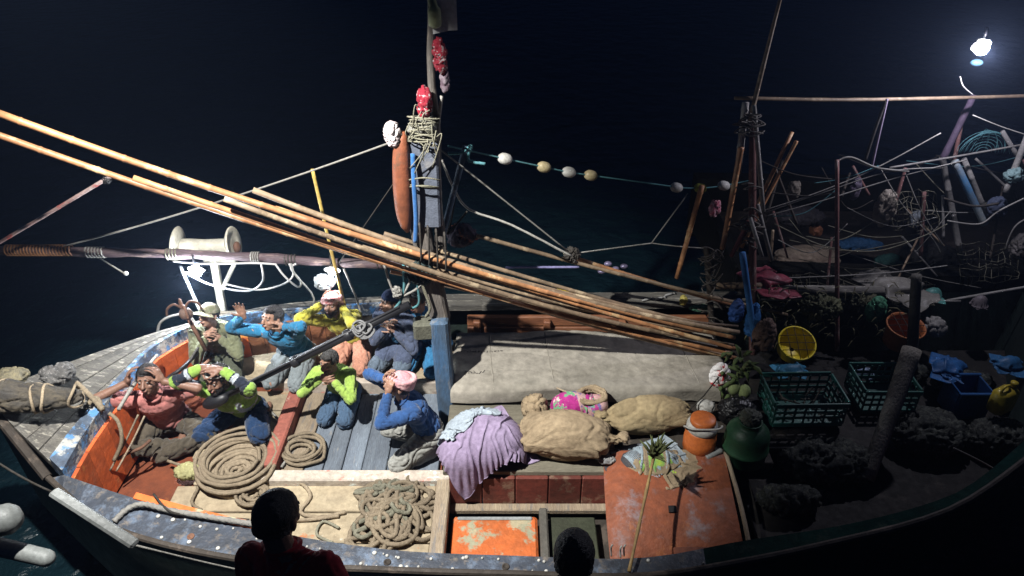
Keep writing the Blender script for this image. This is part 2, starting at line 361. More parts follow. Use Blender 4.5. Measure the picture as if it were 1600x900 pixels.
# ------------------------------------------------------------------ the sea
m, n, l, p = nodes('night_sea_water')
p.inputs['Base Color'].default_value = (.004, .012, .016, 1); p.inputs['Roughness'].default_value = .22; p.inputs['IOR'].default_value = 1.33
tc = n.new('ShaderNodeTexCoord'); a = n.new('ShaderNodeTexNoise'); a.inputs['Scale'].default_value = 2.2; a.inputs['Detail'].default_value = 9; l.new(tc.outputs['Object'], a.inputs[0])
b = n.new('ShaderNodeBump'); b.inputs['Strength'].default_value = 1; b.inputs['Distance'].default_value = .22; l.new(a.outputs[0], b.inputs['Height']); l.new(b.outputs[0], p.inputs['Normal'])
sea = MB()
N = 24; R_ = 900
sea.add([V((math.sinh((i / N - .5) * 12) / math.sinh(6) * R_, math.sinh((j / N - .5) * 12) / math.sinh(6) * R_, -.85)) for j in range(N + 1) for i in range(N + 1)],
        [(j * (N + 1) + i, j * (N + 1) + i + 1, (j + 1) * (N + 1) + i + 1, (j + 1) * (N + 1) + i) for j in range(N) for i in range(N)])
sea.build('water', m, kind='structure')

# ------------------------------------------------------------------ the fishing boat
boat = thing('fishing_boat', 'worn wooden fishing boat with crew kneeling on its deck, orange bow and canvas roof', 'boat', (-1, 4.8, 0))
far_out = [at(*q) for q in ((1600, 452, .5), (1160, 455, .5), (900, 458, .5), (600, 462, .5), (430, 476, .52), (280, 508, .6), (180, 540, .68), (90, 572, .76), (10, 602, .85), (-32, 614, .92))]
near_edge = [at(*q) for q in ((-32, 614, .92), (0, 655, .8), (75, 748, .55))]
near_out = [at(*q) for q in ((75, 748, .55), (180, 830, .5), (390, 880, .5), (600, 893, .5), (800, 899, .5), (1000, 903, .5), (1160, 880, .5), (1310, 848, .5), (1450, 812, .55), (1535, 770, .6), (1640, 690, .65))]
near_in = [at(*q) for q in ((100, 742, .6), (215, 780, .52), (390, 824, .5), (600, 858, .5), (800, 868, .5), (1000, 872, .5), (1160, 845, .5), (1310, 822, .5), (1440, 790, .55), (1520, 755, .6), (1610, 680, .65))]
inner = [at(*q) for q in ((600, 480, .5), (450, 490, .52), (340, 503, .55), (290, 520, .6), (235, 553, .62), (195, 600, .62), (165, 640, .62), (130, 690, .62), (100, 742, .6))]
fo = cr(far_out[3:], 6); ins = cr(inner, 6)
# hull shell
outline = [*cr(far_out, 6), *cr(near_edge, 6)[1:], *cr(near_out, 6)[1:]]
cx = V((0.2, 4.7, 0)); shell = MB(); rows = []
for k, (dz, sc_) in enumerate(((-.03, 1.), (-.35, .985), (-.9, .93), (-1.6, .8))):
    rows.append([V(((q.x - cx.x) * sc_ + cx.x, (q.y - cx.y) * sc_ + cx.y, (q.z + dz) if k == 0 else min(q.z - .1, dz * .9))) for q in outline])
nn = len(outline)
shell.add([q for r in rows for q in r], [(k * nn + i, k * nn + (i + 1) % nn, (k + 1) * nn + (i + 1) % nn, (k + 1) * nn + i) for k in range(3) for i in range(nn)])
shell.build('hull', hull_m, boat, auto=40)
# foredeck planks fanning round the bow
NP = 6; A = resample(fo, 30); B = resample(ins, 30)
for k in range(NP):
    t0, t1 = k / NP * .86, (k + 1) / NP * .86 - .012
    mb = MB(); jig = random.uniform(-.006, .006)
    mb.strip([a.lerp(b, t0) + V((0, 0, jig)) for a, b in zip(A, B)], [a.lerp(b, t1) + V((0, 0, jig)) for a, b in zip(A, B)], .05)
    mb.build('foredeck_plank', grey_wood, boat)
MB().strip([a.lerp(b, .02) - V((0, 0, .04)) for a, b in zip(A, B)], [a.lerp(b, .98) - V((0, 0, .04)) for a, b in zip(A, B)], .03).build('foredeck_lining', dark_wood, boat)
MB().strip([a.lerp(b, .855) + V((0, 0, .045)) for a, b in zip(A, B)], [a.lerp(b, 1.0) + V((0, 0, .045)) for a, b in zip(A, B)], .13).build('coaming', blue_coam, boat)
# stem end closing the foredeck
ne = resample(cr(near_edge, 6), 30)
MB().tube([q + V((0, 0, .01)) for q in ne], .035, 8).build('rub_rail', dark_wood, boat)
# orange bulkhead below the coaming: vertical boards
wall = resample(ins, 26)
for i in range(3, 25):
    a, b = wall[i], wall[i + 1]; dirv = (b - a).normalized(); a = a + dirv * .006
    d = V((.02, -.02, 0)); jj = random.uniform(0, .006)
    q = [V((p_.x, p_.y, z)) + V((jj, -jj, 0)) for p_ in (a, b) for z in (p_.z - .08, -.03)]
    nrm = (b - a).cross(V((0, 0, 1))).normalized() * .03
    mb = MB(); mb.add([*q, *[x - nrm for x in q]], [(0, 1, 3, 2), (4, 6, 7, 5), (0, 2, 6, 4), (1, 5, 7, 3), (0, 4, 5, 1), (2, 3, 7, 6)])
    mb.build('bulkhead_board', orange_paint if i > 8 else brown_bul, boat)
# near gunwale (side deck) with bolts
ni = cr(near_in, 6); no_ = cr(near_out, 6)
NA = resample(ni, 40); NB = resample(no_, 40)
def part_range(a, b): return slice(a, b)
MB().strip([q.copy() for q in NA[:25]], [q.copy() for q in NB[:25]], .07).build('gunwale', black_gun, boat, label='black side deck dotted with pale bolt heads')
MB().strip([q.copy() for q in NA[24:]], [q.copy() for q in NB[24:]], .07).build('gunwale', green_hull, boat, label='green painted stern gunwale')
MB().tube([a.lerp(b, .97) + V((0, 0, .012)) for a, b in zip(NA, NB)], .022, 8).build('rub_rail', dark_wood, boat)
MB().strip([q + V((.0, .045, .012)) for q in NA[3:10]], [q + V((0, -.01, .012)) for q in NA[3:10]], .05).build('orange_strip', orange_worn, boat)
bolt_me = None
for i in range(46):
    t = random.uniform(.06, .62); k = int(t * 39); q = NA[k].lerp(NA[k + 1], t * 39 - k).lerp(NB[k].lerp(NB[k + 1], t * 39 - k), random.choice((.18, .3, .75, .85)) + random.uniform(-.06, .06))
    if bolt_me is None:
        bolt_me = MB().lathe((0, 0, 0), [(.002, .009), (.008, .008), (.012, .003), (.013, -.004)][::-1], 8).mesh('bolt_head', True); bolt_me.materials.append(white_pl)
    o = bpy.data.objects.new('bolt_head', bolt_me); C.objects.link(o)
    o.parent = boat; o.location = q - V(boat.location) + V((0, 0, .004)); s_ = random.uniform(.5, 1.3); o.scale = (s_, s_, 1)
for u, v in ((605, 878), (790, 885), (298, 838)):
    MB().lathe(at(u, v, .506), [(.025, -.01), (.025, .002), (.017, .003), (.016, -.004)], 14).build('deck_hole', dark_wood if u > 300 else rust, boat, smooth=True)
# near inner side (below gunwale)
w2 = [q for q in NA]
mb = MB(); mb.add([*[q - V((0, 0, .05)) for q in w2], *[V((q.x, q.y + .02, -.45)) for q in w2]], [(i, i + 1, 40 + i + 1, 40 + i) for i in range(39)])
mb.build('inner_side', maroon, boat)
# floors
def slab(x0, x1, y0, y1, z, th, name, mat, bev=.008, **k):
    return MB().box(((x0 + x1) / 2, (y0 + y1) / 2, z - th / 2), (x1 - x0, y1 - y0, th), bev=bev).build(name, mat, boat, **k)
fl = MB(); poly = [V((q.x, q.y, -.06)) for q in wall] + [V((q.x, q.y + .01, -.06)) for q in NA[1:] if q.x < -.62] + [V((-.6, 3.3, -.06)), V((-.6, 6.2, -.06))]
fl.v = [tuple(q) for q in poly]; fl.f = [tuple(range(len(poly)))]
fl.build('bow_floor', dark_red_floor, boat)
bow_y = [(3.42, 3.72), (3.73, 4.02), (4.03, 4.3), (4.31, 4.6), (4.61, 4.93), (4.94, 5.22), (5.23, 5.5)]
for i, (a, b) in enumerate(bow_y):      # tan floor boards, running fore and aft, left of the plank hatch
    x0 = -2.75 + (.12 if i % 2 else 0) + max(0, i - 4) * .1
    slab(x0 + (.25 if i == 0 else 0), -2.12 if i > 2 else -.62, a, b - .006, random.uniform(-.004, .004), .05, 'floor_board', tan_deck)
xs = [-1.95, -1.76, -1.60, -1.44, -1.27, -1.06, -.86, -.62]
for i in range(7):                       # the open plank hatch
    slab(xs[i] + .004, xs[i + 1] - .005, 4.42, 5.47, random.uniform(-.012, .006), .05, 'hatch_plank', tan_plank if i < 1 else deck_blue, bev=.006)
slab(-2.1, -.5, 4.29, 4.41, .07, .14, 'deck_beam', pale_beam, bev=.012)
slab(-2.09, -1.96, 4.42, 5.42, .12, .2, 'deck_beam', red_beam, bev=.015, label='red painted cross beam beside the plank hatch')
slab(-.61, -.5, 3.4, 4.285, .09, .16, 'deck_beam', tan_plank, bev=.01)
# raised ledge along the far side
slab(-2.95, -.55, 5.56, 5.9, .1, .05, 'ledge_board', tan_deck); slab(-2.95, -.55, 5.905, 6.2, .098, .05, 'ledge_board', tan_deck)
slab(-2.3, -.55, 5.485, 5.555, .115, .16, 'ledge_nosing', pale_beam, bev=.012)
# far gunwale cap and bulwark boards, amidships and aft
FO = resample(cr(far_out[1:4], 8), 12); FI = [V((q.x, q.y - .22, q.z)) for q in FO]
for i in range(3):
    a, b = (0, 4) if i == 0 else ((4, 8) if i == 1 else (8, 11))
    jig = V((.0, 0, .004 * i)); cut = V((.004, 0, 0))
    MB().strip([q + jig for q in FO[a:b + 1]], [q + jig for q in FI[a:b + 1]], .06).build('gunwale_cap', grey_wood, boat)
yb = 6.13
for i, (z0, z1) in enumerate(((.33, .44), (.19, .32), (.02, .18))):
    slab(-.45, 2.0, yb - .02 - i * .012, yb + .03 - i * .012, z1, z1 - z0, 'bulwark_board', brown_bul, bev=.008)
    slab(-3.0, -.75, yb + .06, yb + .1, z1, z1 - z0, 'bulwark_board', M('pale_bulwark_timber', (.30, .26, .2), (.2, .17, .13), s=2, st=(1, 6, 6), bump=.7), bev=.008)
slab(-.4, 2.0, 6.02, 6.08, .19, .035, 'bulwark_shelf', pale_beam, bev=.006)
for x in (-.35, .35, 1.1, 1.75): slab(x - .035, x + .035, 6.03, 6.1, .43, .4, 'bulwark_frame', brown_bul, bev=.01)
# canvas-covered roof of the hold
rx0, rx1, ry0, ry1, rz = -.55, 1.95, 4.98, 5.86, .46
rf = MB(); nx, ny = 190, 80
def roof_z(x, y):
    e = min(x - rx0, rx1 - x, y - ry0, ry1 - y); ed = max(0, min(1, e / .05)) ; ed = math.sin(ed * math.pi / 2)
    return rz + .035 * (noise.noise(V((x * .9, y * 1.4, 3)))) + .008 * noise.noise(V((x * 6, y * 3, 1))) - .006 * max(0, 1 - 7 * abs(noise.noise(V((x * 2.2, y * 4 + x, 6))))) - .003 * max(0, 1 - 6 * abs(noise.noise(V((x * 5 + y * 3, y * 6, 9))))) - .05 * (1 - ed)
P = []
for j in range(ny + 1):
    for i in range(nx + 1):
        x = rx0 + (rx1 - rx0) * i / nx; y = ry0 + (ry1 - ry0) * j / ny
        kx = (x - rx0) / (rx1 - rx0)
        P.append(V((x + (.015 * math.sin(y * 9) if i == 0 else 0), y + .015 * math.sin(x * 5) * (j == 0), roof_z(x, y))))
rf.add(P, [(j * (nx + 1) + i, j * (nx + 1) + i + 1, (j + 1) * (nx + 1) + i + 1, (j + 1) * (nx + 1) + i) for j in range(ny) for i in range(nx)])
rim = [i for i in range(nx + 1)] + [(j + 0) * (nx + 1) + nx for j in range(1, ny + 1)] + [ny * (nx + 1) + i for i in range(nx - 1, -1, -1)] + [j * (nx + 1) for j in range(ny - 1, 0, -1)]
o0 = len(rf.v); rf.add([V(rf.v[i]) - V((0, 0, .10)) for i in rim], []); Lr = len(rim)
rf.f += [(rim[k], rim[(k + 1) % Lr], o0 + (k + 1) % Lr, o0 + k) for k in range(Lr)]
roof = rf.build('canvas_roof', tarp_m, boat, smooth=True)
for x in (-.18, .35, 1.62):              # raised seams of the canvas
    MB().tube([V((x + .03 * math.sin(y_ * 3), y_, roof_z(x, y_) + .001)) for y_ in [ry0 + .02 + (ry1 - ry0 - .04) * k / 14 for k in range(15)]], .005, 6).build('seam', tarp_m, roof, smooth=True)
slab(rx0 + .03, rx1 - .03, ry0 + .03, ry1 - .03, rz - .07, .4, 'hold_coaming', dark_wood)
mk = MB(); rm = random.Random(4)
for row, (x_, y_, n_, h_) in enumerate(((-.47, 5.52, 15, .035), (-.42, 5.2, 7, .05))):
    for i in range(n_):
        for q in range(rm.choice((1, 2, 2))):
            xx = x_ + i * .026 + rm.uniform(0, .012); a = rm.choice((0, 0, 1.57, .5, -.5)); mk.box((xx, y_ + rm.uniform(-.3, .3) * h_, roof_z(xx, y_) + .004), (.006, h_ * rm.uniform(.4, .9), .002), rot=a)
mk.build('stencil_marks', M('faded_black_stencil', (.09, .08, .07), s=9, bump=0), roof, kind='stuff')
# lower shelf in front of the roof, where the sacks lie
for i, (a, b) in enumerate(((4.2, 4.42), (4.425, 4.64), (4.645, 5.0))):
    slab(-.55, .85, a, b, .26 + .002 * i, .05, 'shelf_board', M('olive_grey_shelf', (.21, .19, .14), (.15, .135, .1), s=2.4, st=(1, 6, 6), bump=.7))
slab(.9, 2.1, 4.28, 5.0, .27, .07, 'shelf_board', dark_wood)
for i in range(5): slab(-.5 + i * .265, -.5 + (i + 1) * .265 - .006, 4.17, 4.21, .215, .3, 'locker_board', maroon)
slab(-.5, .84, 4.09, 4.165, -.06, .05, 'locker_ledge', tan_plank)
# well with the flaking orange hatch cover
slab(-.5, 1.3, 3.2, 4.2, -.2, .05, 'well_floor', dark_wood)
slab(-.47, .2, 3.42, 4.02, -.04, .09, 'hatch_cover', orange_worn, bev=.02)
slab(-.43, .16, 3.97, 4.0, -.025, .02, 'hatch_batten', M('pale_grey_batten', (.3, .32, .32), s=4, bump=.5))
slab(.215, .28, 3.38, 4.07, .0, .1, 'well_beam', M('grey_well_beam', (.14, .13, .11), s=3, bump=.6), bev=.012)
slab(.3, .66, 3.4, 4.04, -.08, .06, 'hatch_cover', M('dark_green_hatch_paint', (.045, .05, .03), (.03, .035, .02), s=3, bump=.5), label='dark green hatch cover')
for x, y in ((.66, 3.22), (.72, 3.21), (.745, 3.22)):
    MB().tube(cr([V((x, y, .49)), V((x - .004, y + .01, .53)), V((x - .006, y + .008, .57)), V((x + .004, y + .015, .585))], 4), .006, 6).build('hook', white_pl, boat, smooth=True)
# arched orange tank housing
tk = MB(); nx, na = 14, 18; tx0, tx1 = .74, 1.70; P = []
for i in range(nx + 1):
    x = tx0 + (tx1 - tx0) * i / nx; e = min(1, (i + .35) / 2.2) if i < 3 else 1
    for k in range(na + 1):
        a = math.pi * .5 * k / na
        yy = 4.34 - .98 * math.sin(a) ** 1.15; zz = -.15 + .50 * max(0, math.cos(a)) ** .55
        P.append(V((x - .035 * math.sin(math.pi * k / na), yy, zz * (1) - (1 - e) * .10)))
tk.add(P, [(i * (na + 1) + k, i * (na + 1) + k + 1, (i + 1) * (na + 1) + k + 1, (i + 1) * (na + 1) + k) for i in range(nx) for k in range(na)])
for i in (0, nx):
    tk.f.append(tuple(i * (na + 1) + k for k in range(na + 1)))
tank = tk.build('tank_housing', tank_m, boat, auto=35, label='arched orange housing with blistered paint')
def tank_pt(x, k):
    a = math.pi * .5 * k; return V((x, 4.34 - .98 * math.sin(a) ** 1.15, -.15 + .5 * math.cos(a) ** .55))
MB().box(tank_pt(1.19, .42) + V((0, -.0, .012)), (.055, .05, .02), R=Matrix.Rotation(math.radians(22), 3, 'X')).build('vent_hole', black_st, tank)
MB().tube([tank_pt(1.705, k / 12) + V((0, 0, .01)) for k in range(12)], .018, 6).build('edge_rail', tan_plank, tank, smooth=True)
slab(1.15, 1.9, 3.25, 3.5, .24, .05, 'side_plate', M('rust_brown_plate', (.13, .04, .02), (.09, .03, .02), s=2, bump=.3), bev=.01)
slab(1.87, 5.2, 3.5, 6.15, .0, .06, 'stern_floor', black_deck)
slab(1.95, 3.2, 4.5, 5.2, .22, .05, 'stern_bench', black_deck)

# ------------------------------------------------------------------ mast (part of the boat)
mb_base = at(701, 652, 0.02); top = at(683, 470, y=mb_base.y + .02)
mast = MB().beam(V((mb_base.x, mb_base.y, -.05)), V((mb_base.x - .03, mb_base.y + .02, 1.12)), .2, .15, .02).build('mast', mast_blue, boat, label='square timber mast foot painted blue')
mw = MB().beam(V((mb_base.x - .02, mb_base.y + .08, 1.02)), V((mb_base.x - .16, mb_base.y + .12, 2.0)), .17, .15, .02).build('mast_block', mast_wood, mast)
MB().box(V((mb_base.x - .13, mb_base.y + .0, 1.02)), (.24, .15, .17), rot=.1, bev=.02).build('cleat_block', M('mossy_cleat_timber', (.14, .14, .10), (.09, .09, .07), s=4, bump=.8), mast)
my = mb_base.y + .15
mt0 = at(690, 430, y=my); mt1 = at(668, -60, y=my)
MB().tube([mt0.lerp(mt1, i / 12) + V((.012 * math.sin(i * 1.3), 0, 0)) for i in range(13)], [.045 - .002 * i for i in range(13)], 10).build('mast_pole', mast_wood, mast, smooth=True)
def atm(u, v, dy=0): return at(u, v, y=my + dy)
# grey fender board and orange buoy board lashed to the mast
o = MB(); a, b = atm(657, 222, -.1), atm(664, 355, -.1); o.beam(a, b, .05, .25, .015)
single('fender_board', o, M('pale_blue_grey_board', (.15, .17, .22), (.11, .125, .16), (.2, .2, .21), s=2, bump=.5), 'pale blue grey board lashed upright to the mast', 'board', base=b)
pts = [atm(628, 205, -.13), atm(627, 240, -.14), atm(629, 300, -.14), atm(633, 345, -.13), atm(637, 362, -.12)]
o = MB(); sp = resample(cr(pts, 6), 16)
o.tube(sp, [.025, .045, .056, .062, .066, .068, .069, .070, .070, .069, .068, .066, .062, .054, .04, .016], 14)
single('long_float', o, M('orange_brown_float', (.26, .085, .04), (.19, .06, .03), (.10, .05, .03), s=2.5, bump=.4, rough=.55), 'long orange brown float hanging beside the mast', 'float', smooth=True)
o = MB(); o.tube(cr([atm(645, 240, -.16), atm(647, 290, -.2), atm(650, 340, -.18), atm(649, 378, -.16)], 6), .018, 8)
single('folded_cloth_strip', o, cloth('blue_cloth', (.04, .16, .42)), 'blue cloth strip hanging between the orange float and the grey board', 'cloth', smooth=True)

def blob(name, c, r, mat, label, cat, seed=0, amp=.03, k=(9, 9, 6), rot=0., vox=.014, parent=None, extra=None, flat=True, group=None, R=None, disp=None):
    mb = MB(); R = R or Matrix.Rotation(rot, 3, 'Z'); mb.ell((0, 0, r[2] * .7), r, R, 22)
    if extra:
        for (cc, rr) in extra: mb.ell(R @ V(cc), rr, R, 16)
    dsp = disp or folds(amp, k, seed)
    me = remesh(mb, vox, 3, dsp)
    if flat:
        for vx in me.vertices:
            if vx.co.z < 0: vx.co.z = vx.co.z * .12
    o = link(name, me, mat, parent); o.location = c
    if parent is None: tag(o, label, cat, group)
    return o
def tilt(u): return Matrix.Rotation(u, 3, 'Y')
red_c = M('red_white_patterned_cloth', (.28, .012, .03), (.18, .01, .02), (.35, .3, .3), s=12, cs=26, rough=.9, bump=.3, chip=(.56, .59))
blob('cloth_bundle', atm(664, 178, -.12), (.05, .05, .12), red_c, 'red patterned cloth bundle tied to the mast above the boards', 'cloth', 2, .025, (18, 18, 7), flat=False)
blob('hanging_cloth', atm(689, 108, -.04), (.045, .04, .13), red_c, 'red and white cloth fluttering high on the mast pole', 'cloth', 5, .028, (18, 18, 7), flat=False)
blob('hanging_cloth', atm(695, 140, -.02), (.035, .03, .10), M('dark_print_cloth', (.08, .03, .06), (.3, .25, .28), s=18, bump=.3), 'dark print cloth end below the fluttering red cloth', 'cloth', 6, .02, (18, 18, 7), flat=False)
blob('plastic_bag', atm(614, 225, -.16), (.06, .05, .10), M('white_bag_plastic', (.6, .56, .55), (.45, .36, .36), s=9, rough=.5, bump=.3), 'crumpled white bag tied left of the mast top', 'bag', 8, .03, (20, 20, 14), flat=False, vox=.01)
blob('net_bundle', atm(661, 212, -.1), (.1, .07, .085), M('dirty_white_net', (.32, .31, .27), (.2, .2, .17), s=25, bump=1., bs=160), 'dirty white net bundle bound to the mast head', 'net', 9, .03, (20, 20, 24), flat=False, vox=.01)
o = MB(); a = atm(686, -20, -.05); fl_ = [a + V((x * .055, .02 * math.sin(x * 1.3), -.0 - .012 * z * 4 + .01 * math.sin(x + z))) for z in range(7) for x in range(-1, 3)]
o.add(fl_ + [q + V((0, .006, 0)) for q in fl_], [(z * 4 + x, z * 4 + x + 1, z * 4 + 5 + x, z * 4 + 4 + x) for z in range(6) for x in range(3)] + [(28 + z * 4 + x, 32 + z * 4 + x, 33 + z * 4 + x, 29 + z * 4 + x) for z in range(6) for x in range(3)])
single('signal_flag', o, cloth('white_flag_cloth', (.6, .6, .6)), 'white flag at the very top of the mast pole', 'flag', smooth=True)
o = MB(); o.tube(cr([atm(672, -10, -.06), atm(678, 15, -.08), atm(680, 42, -.07)], 6), [.03] * 6 + [.045] * 6 + [.03], 10)
single('flag_wrap', o, cloth('olive_cloth', (.20, .22, .13)), 'olive cloth wrapped round the top of the mast pole below the flag', 'cloth', smooth=True)

# ------------------------------------------------------------------ ropes and poles helpers
def rope(name, pts, r, mat, label, cat='rope', group=None, n=6, twist=0., lobe=0., lobes=3, parent=None):
    mb = MB(); mb.tube(pts, r, n, twist=twist, lobe=lobe, lobes=lobes)
    if parent is not None: return mb.build(name, mat, parent, smooth=True)
    return single(name, mb, mat, label, cat, group, smooth=True)
def pole(name, a, b, r0, r1, mat, label, cat='pole', group=None, bend=.0, nodes_=True, seg=.32):
    a = V(a); b = V(b); L = (b - a).length; x, y, d = fr(b - a); pts = []; rs = []; t = 0
    off = random.uniform(0, seg); bx = random.uniform(-1, 1) * .018
    cen = lambda t: a.lerp(b, t / L) + V((0, 0, -bend * 4 * (t / L) * (1 - t / L))) + x * bx * math.sin(t * 1.7 + off)
    if nodes_:
        st = [0]; q = off + .02
        while q < L: st += [q - .012, q, q + .012]; q += seg * random.uniform(.85, 1.15)
        st = sorted(s_ for s_ in st if 0 <= s_ < L - .001) + [L]
        for s_ in st: pts.append(cen(s_)); rs.append(r0 + (r1 - r0) * s_ / L)
        for i in range(1, len(st) - 1):
            if abs(st[i] - st[i - 1] - .012) < 1e-4 and abs(st[i + 1] - st[i] - .012) < 1e-4: rs[i] *= 1.16
    else:
        for i in range(13): pts.append(cen(L * i / 12)); rs.append((r0 + (r1 - r0) * i / 12) * random.uniform(.94, 1.05))
    return single(name, MB().tube(pts, rs, 10), mat, label, cat, group, smooth=True)

# ------------------------------------------------------------------ bamboo bundle across the boat
# left ends (over the water, left of frame) run down to the foot of the stern rigging
gB = 'long bamboo poles slung past the mast'
yl, yr = 4.75, 5.4
bam = [((-60, 155), (1148, 528), .025, .018, bamboo_o, 'longest orange bamboo pole, topmost of the bundle at the left edge'),
       ((-60, 190), (1142, 552), .023, .018, bamboo_o, 'second orange bamboo pole from the top at the left edge'),
       ((208, 278), (1150, 560), .021, .02, bamboo_o, 'pale orange bamboo pole whose blunt end hangs lowest over the water'),
       ((395, 297), (1155, 520), .022, .02, bamboo_g, 'bamboo pole lying along the upper edge of the bundle past the mast'),
       ((350, 311), (1140, 540), .020, .018, bamboo_g, 'greyed bamboo pole tied beside the blunt ended one'),
       ((480, 372), (1130, 560), .02, .018, bamboo_g, 'greyed bamboo pole lying lowest in the bundle over the canvas roof'),
       ((430, 325), (1148, 545), .018, .018, bamboo_o, 'thin bamboo pole in the middle of the bundle'),
       ((560, 372), (1125, 535), .018, .016, bamboo_g, 'short grey bamboo pole starting beside the mast, middle of the bundle'),
       ((600, 365), (1132, 516), .018, .016, bamboo_g, 'short bamboo pole starting at the mast along the top of the bundle')]
bam += [((500 + 22 * q, 352 + 11 * q + 9 * (q % 3)), (1105 + 7 * q, 506 + (q * 23) % 52), .014 + .002 * (q % 2), .012, (bamboo_g, bamboo_d, bamboo_o)[q % 3], l_) for q, l_ in enumerate((
    'thin grey bamboo starting farthest left of the thin ones in the bundle', 'thin dark bamboo second from the left in the bundle', 'thin orange bamboo lowest where the bundle crosses the mast',
    'thin grey bamboo in the middle of the bundle at the mast', 'thin dark bamboo beginning at the mast foot block', 'thin orange bamboo beginning above the mast block',
    'thin grey bamboo beginning just right of the mast', 'thin dark bamboo ending nearest the leaf bundle'))]
for i, (p0, p1, r0, r1, mt, lb) in enumerate(bam):
    t0 = (p0[0] + 60) / 1208; y0 = yl + (yr - yl) * t0 + (.05 * (i % 3) - .05) - (.3 if i in (2, 4) else 0)
    pole('bamboo_pole', at(*p0, y=y0), at(*p1, y=yr + .04 * (i % 3)), r0, r1, mt, lb, 'bamboo pole', gB, bend=random.uniform(.0, .05) + (.09 if i < 5 else .03))
o = MB(); o.tube([at(870, 455, y=5.45), at(905, 463, y=5.45)], .022, 10); single('tape_wrap', o, M('yellow_tape', (.75, .52, .02), s=4, bump=.2), 'bright yellow wrap round one bamboo pole over the roof', 'tape', smooth=True)
# rope lashings around the bundle at the mast
o = MB()
for j in range(4):
    u = 655 + j * 13; o.tube(cr([at(u, 348 + j * 5, y=5.04), at(u + 2, 375 + j * 5, y=5.02), at(u + 3, 408 + j * 5, y=5.06), at(u, 385 + j * 5, y=5.22)], 5, True), .008, 6)
single('rope_lashing', o, rope_d, 'dark rope lashing holding the bamboo bundle against the mast', 'rope', smooth=True)

# second thin pair of poles right of the mast
pole('bamboo_pole', at(745, 368, y=5.6), at(1230, 492, y=6.1), .018, .016, bamboo_g, 'slender bamboo pole crossing from mast to stern rigging above the bundle', 'bamboo pole', bend=.02)
pole('bamboo_pole', at(900, 404, y=5.9), at(1150, 478, y=6.05), .02, .018, bamboo_o, 'orange grey bamboo pole lashed just behind the slender one', 'bamboo pole', bend=.01)
pole('metal_pipe', at(790, 418, y=6.3), at(905, 418, y=6.3), .012, .012, M('violet_grey_pipe', (.25, .24, .45), s=4, bump=.1), 'short violet grey pipe behind the bamboo right of the mast', 'pipe', nodes_=False)
blob('rope_knot', at(893, 405, y=5.75), (.06, .05, .06), rope_d, 'dark knot of ropes where the slender bamboo poles meet', 'rope', 3, .05, (30, 30, 30), flat=False, vox=.008)

# ------------------------------------------------------------------ horizontal boom with the two lit lamps
ys = 5.95
sp_pts = [at(u, v, y=ys) for u, v in ((-40, 392), (60, 391), (140, 394), (250, 396), (400, 402), (520, 410), (640, 413))]
boom = thing('boom', 'dark purple brown boom over the water left of the mast, two lamps below it', 'boom', sp_pts[-1])
s2 = resample(cr(sp_pts, 8), 50)
MB().tube(s2, [.042 + .004 * math.sin(i * 1.7) + .004 * math.sin(i * .6) for i in range(50)], 12).build('spar', spar_m, boom, smooth=True)
for u, v, w_, mt in ((60, 391, 100, bamboo_o), (150, 394, 30, rope_w), (95, 391, 40, rust), (270, 397, 20, rope_g), (455, 406, 20, rope_d), (400, 402, 14, rope_w), (600, 412, 24, rope_d)):
    n_ = max(4, w_ // 5)
    pts = []
    for k in range(n_ * 8):
        t = k / (n_ * 8); c = at(u - w_ / 2 + w_ * t, v, y=ys); a = 2 * math.pi * k / 8; pts.append(c + V((0, math.cos(a), math.sin(a))) * .05)
    MB().tube(pts, .008, 5).build('lashing', mt, boom, smooth=True)
# shade + lamp
def work_lamp(px, label, energy, r=.035, y=ys - .06, col=(.82, .9, 1)):
    c = at(*px, y=y); t = thing('work_lamp', label, 'lamp', c + V((0, 0, .1)))
    MB().ell(c, (r, r, r * 1.1)).build('bulb', emit('bulb_glow', (.85, .93, 1), 60), t, smooth=True)
    MB().lathe(c + V((0, .02, .01)), [(.02, .06), (.025, .03), (.05, .015), (.075, -.0), (.078, -.004), (.07, -.002), (.045, .008), (.02, .02)], 18, (0, .8, .6), cap=False).build('lamp_shade', white_pl, t, smooth=True)
    MB().tube([c + V((0, 0, .08)), c + V((0, .02, .16))], .01, 6).build('holder', black_st, t, smooth=True)
    d = lamp('lamp_light', 'POINT', c + V((0, -.06, -.02)), energy, col, .04); d.parent = t; d.location = V((0, -.09, -.13))
    return t
work_lamp((306, 424), 'glaring white work lamp under the boom next to the cream net hauler', 110, .055)
work_lamp((519, 425), 'small bright lamp under the boom beside a white plastic bag, above the man in yellow', 10, .035)
blob('plastic_bag', at(506, 440, y=ys - .02) - V((0, 0, .06)), (.10, .06, .075), M('clear_white_plastic', (.62, .66, .68), (.4, .44, .46), s=12, rough=.35, bump=.4, bs=40), 'white plastic bag tied under the boom beside the small lamp', 'bag', 4, .035, (16, 16, 14), flat=False, vox=.01)
# net hauler behind the boom
hc = at(322, 385, y=6.35)
hl = thing('net_hauler', 'cream net hauler drum with two round flanges on a post behind the boom', 'net hauler', V((hc.x + .05, hc.y, -.1)))
MB().lathe(hc + V((-.26, 0, 0)), [(.075, 0), (.078, .1), (.07, .25), (.078, .45), (.075, .52)], 22, (1, 0, 0)).build('drum', haul_m, hl, smooth=True)
for sx in (-1, 1):
    prof = [(.02, -.03), (.12, -.03), (.165, 0), (.172, .012), (.165, .022), (.11, -.002), (.05, .0)]
    MB().lathe(hc + V((.265 * sx, 0, .03)), prof if sx > 0 else prof, 26, (sx, 0, .12)).build('flange', haul_m, hl, smooth=True)
MB().ell(hc + V((.31, -.02, 0)), (.035, .05, .06)).build('hub', rust, hl, smooth=True)
MB().beam(hc + V((.05, .0, -.05)), V((hc.x + .05, hc.y - .1, .35)), .075, .075, .015).build('post', haul_m, hl)
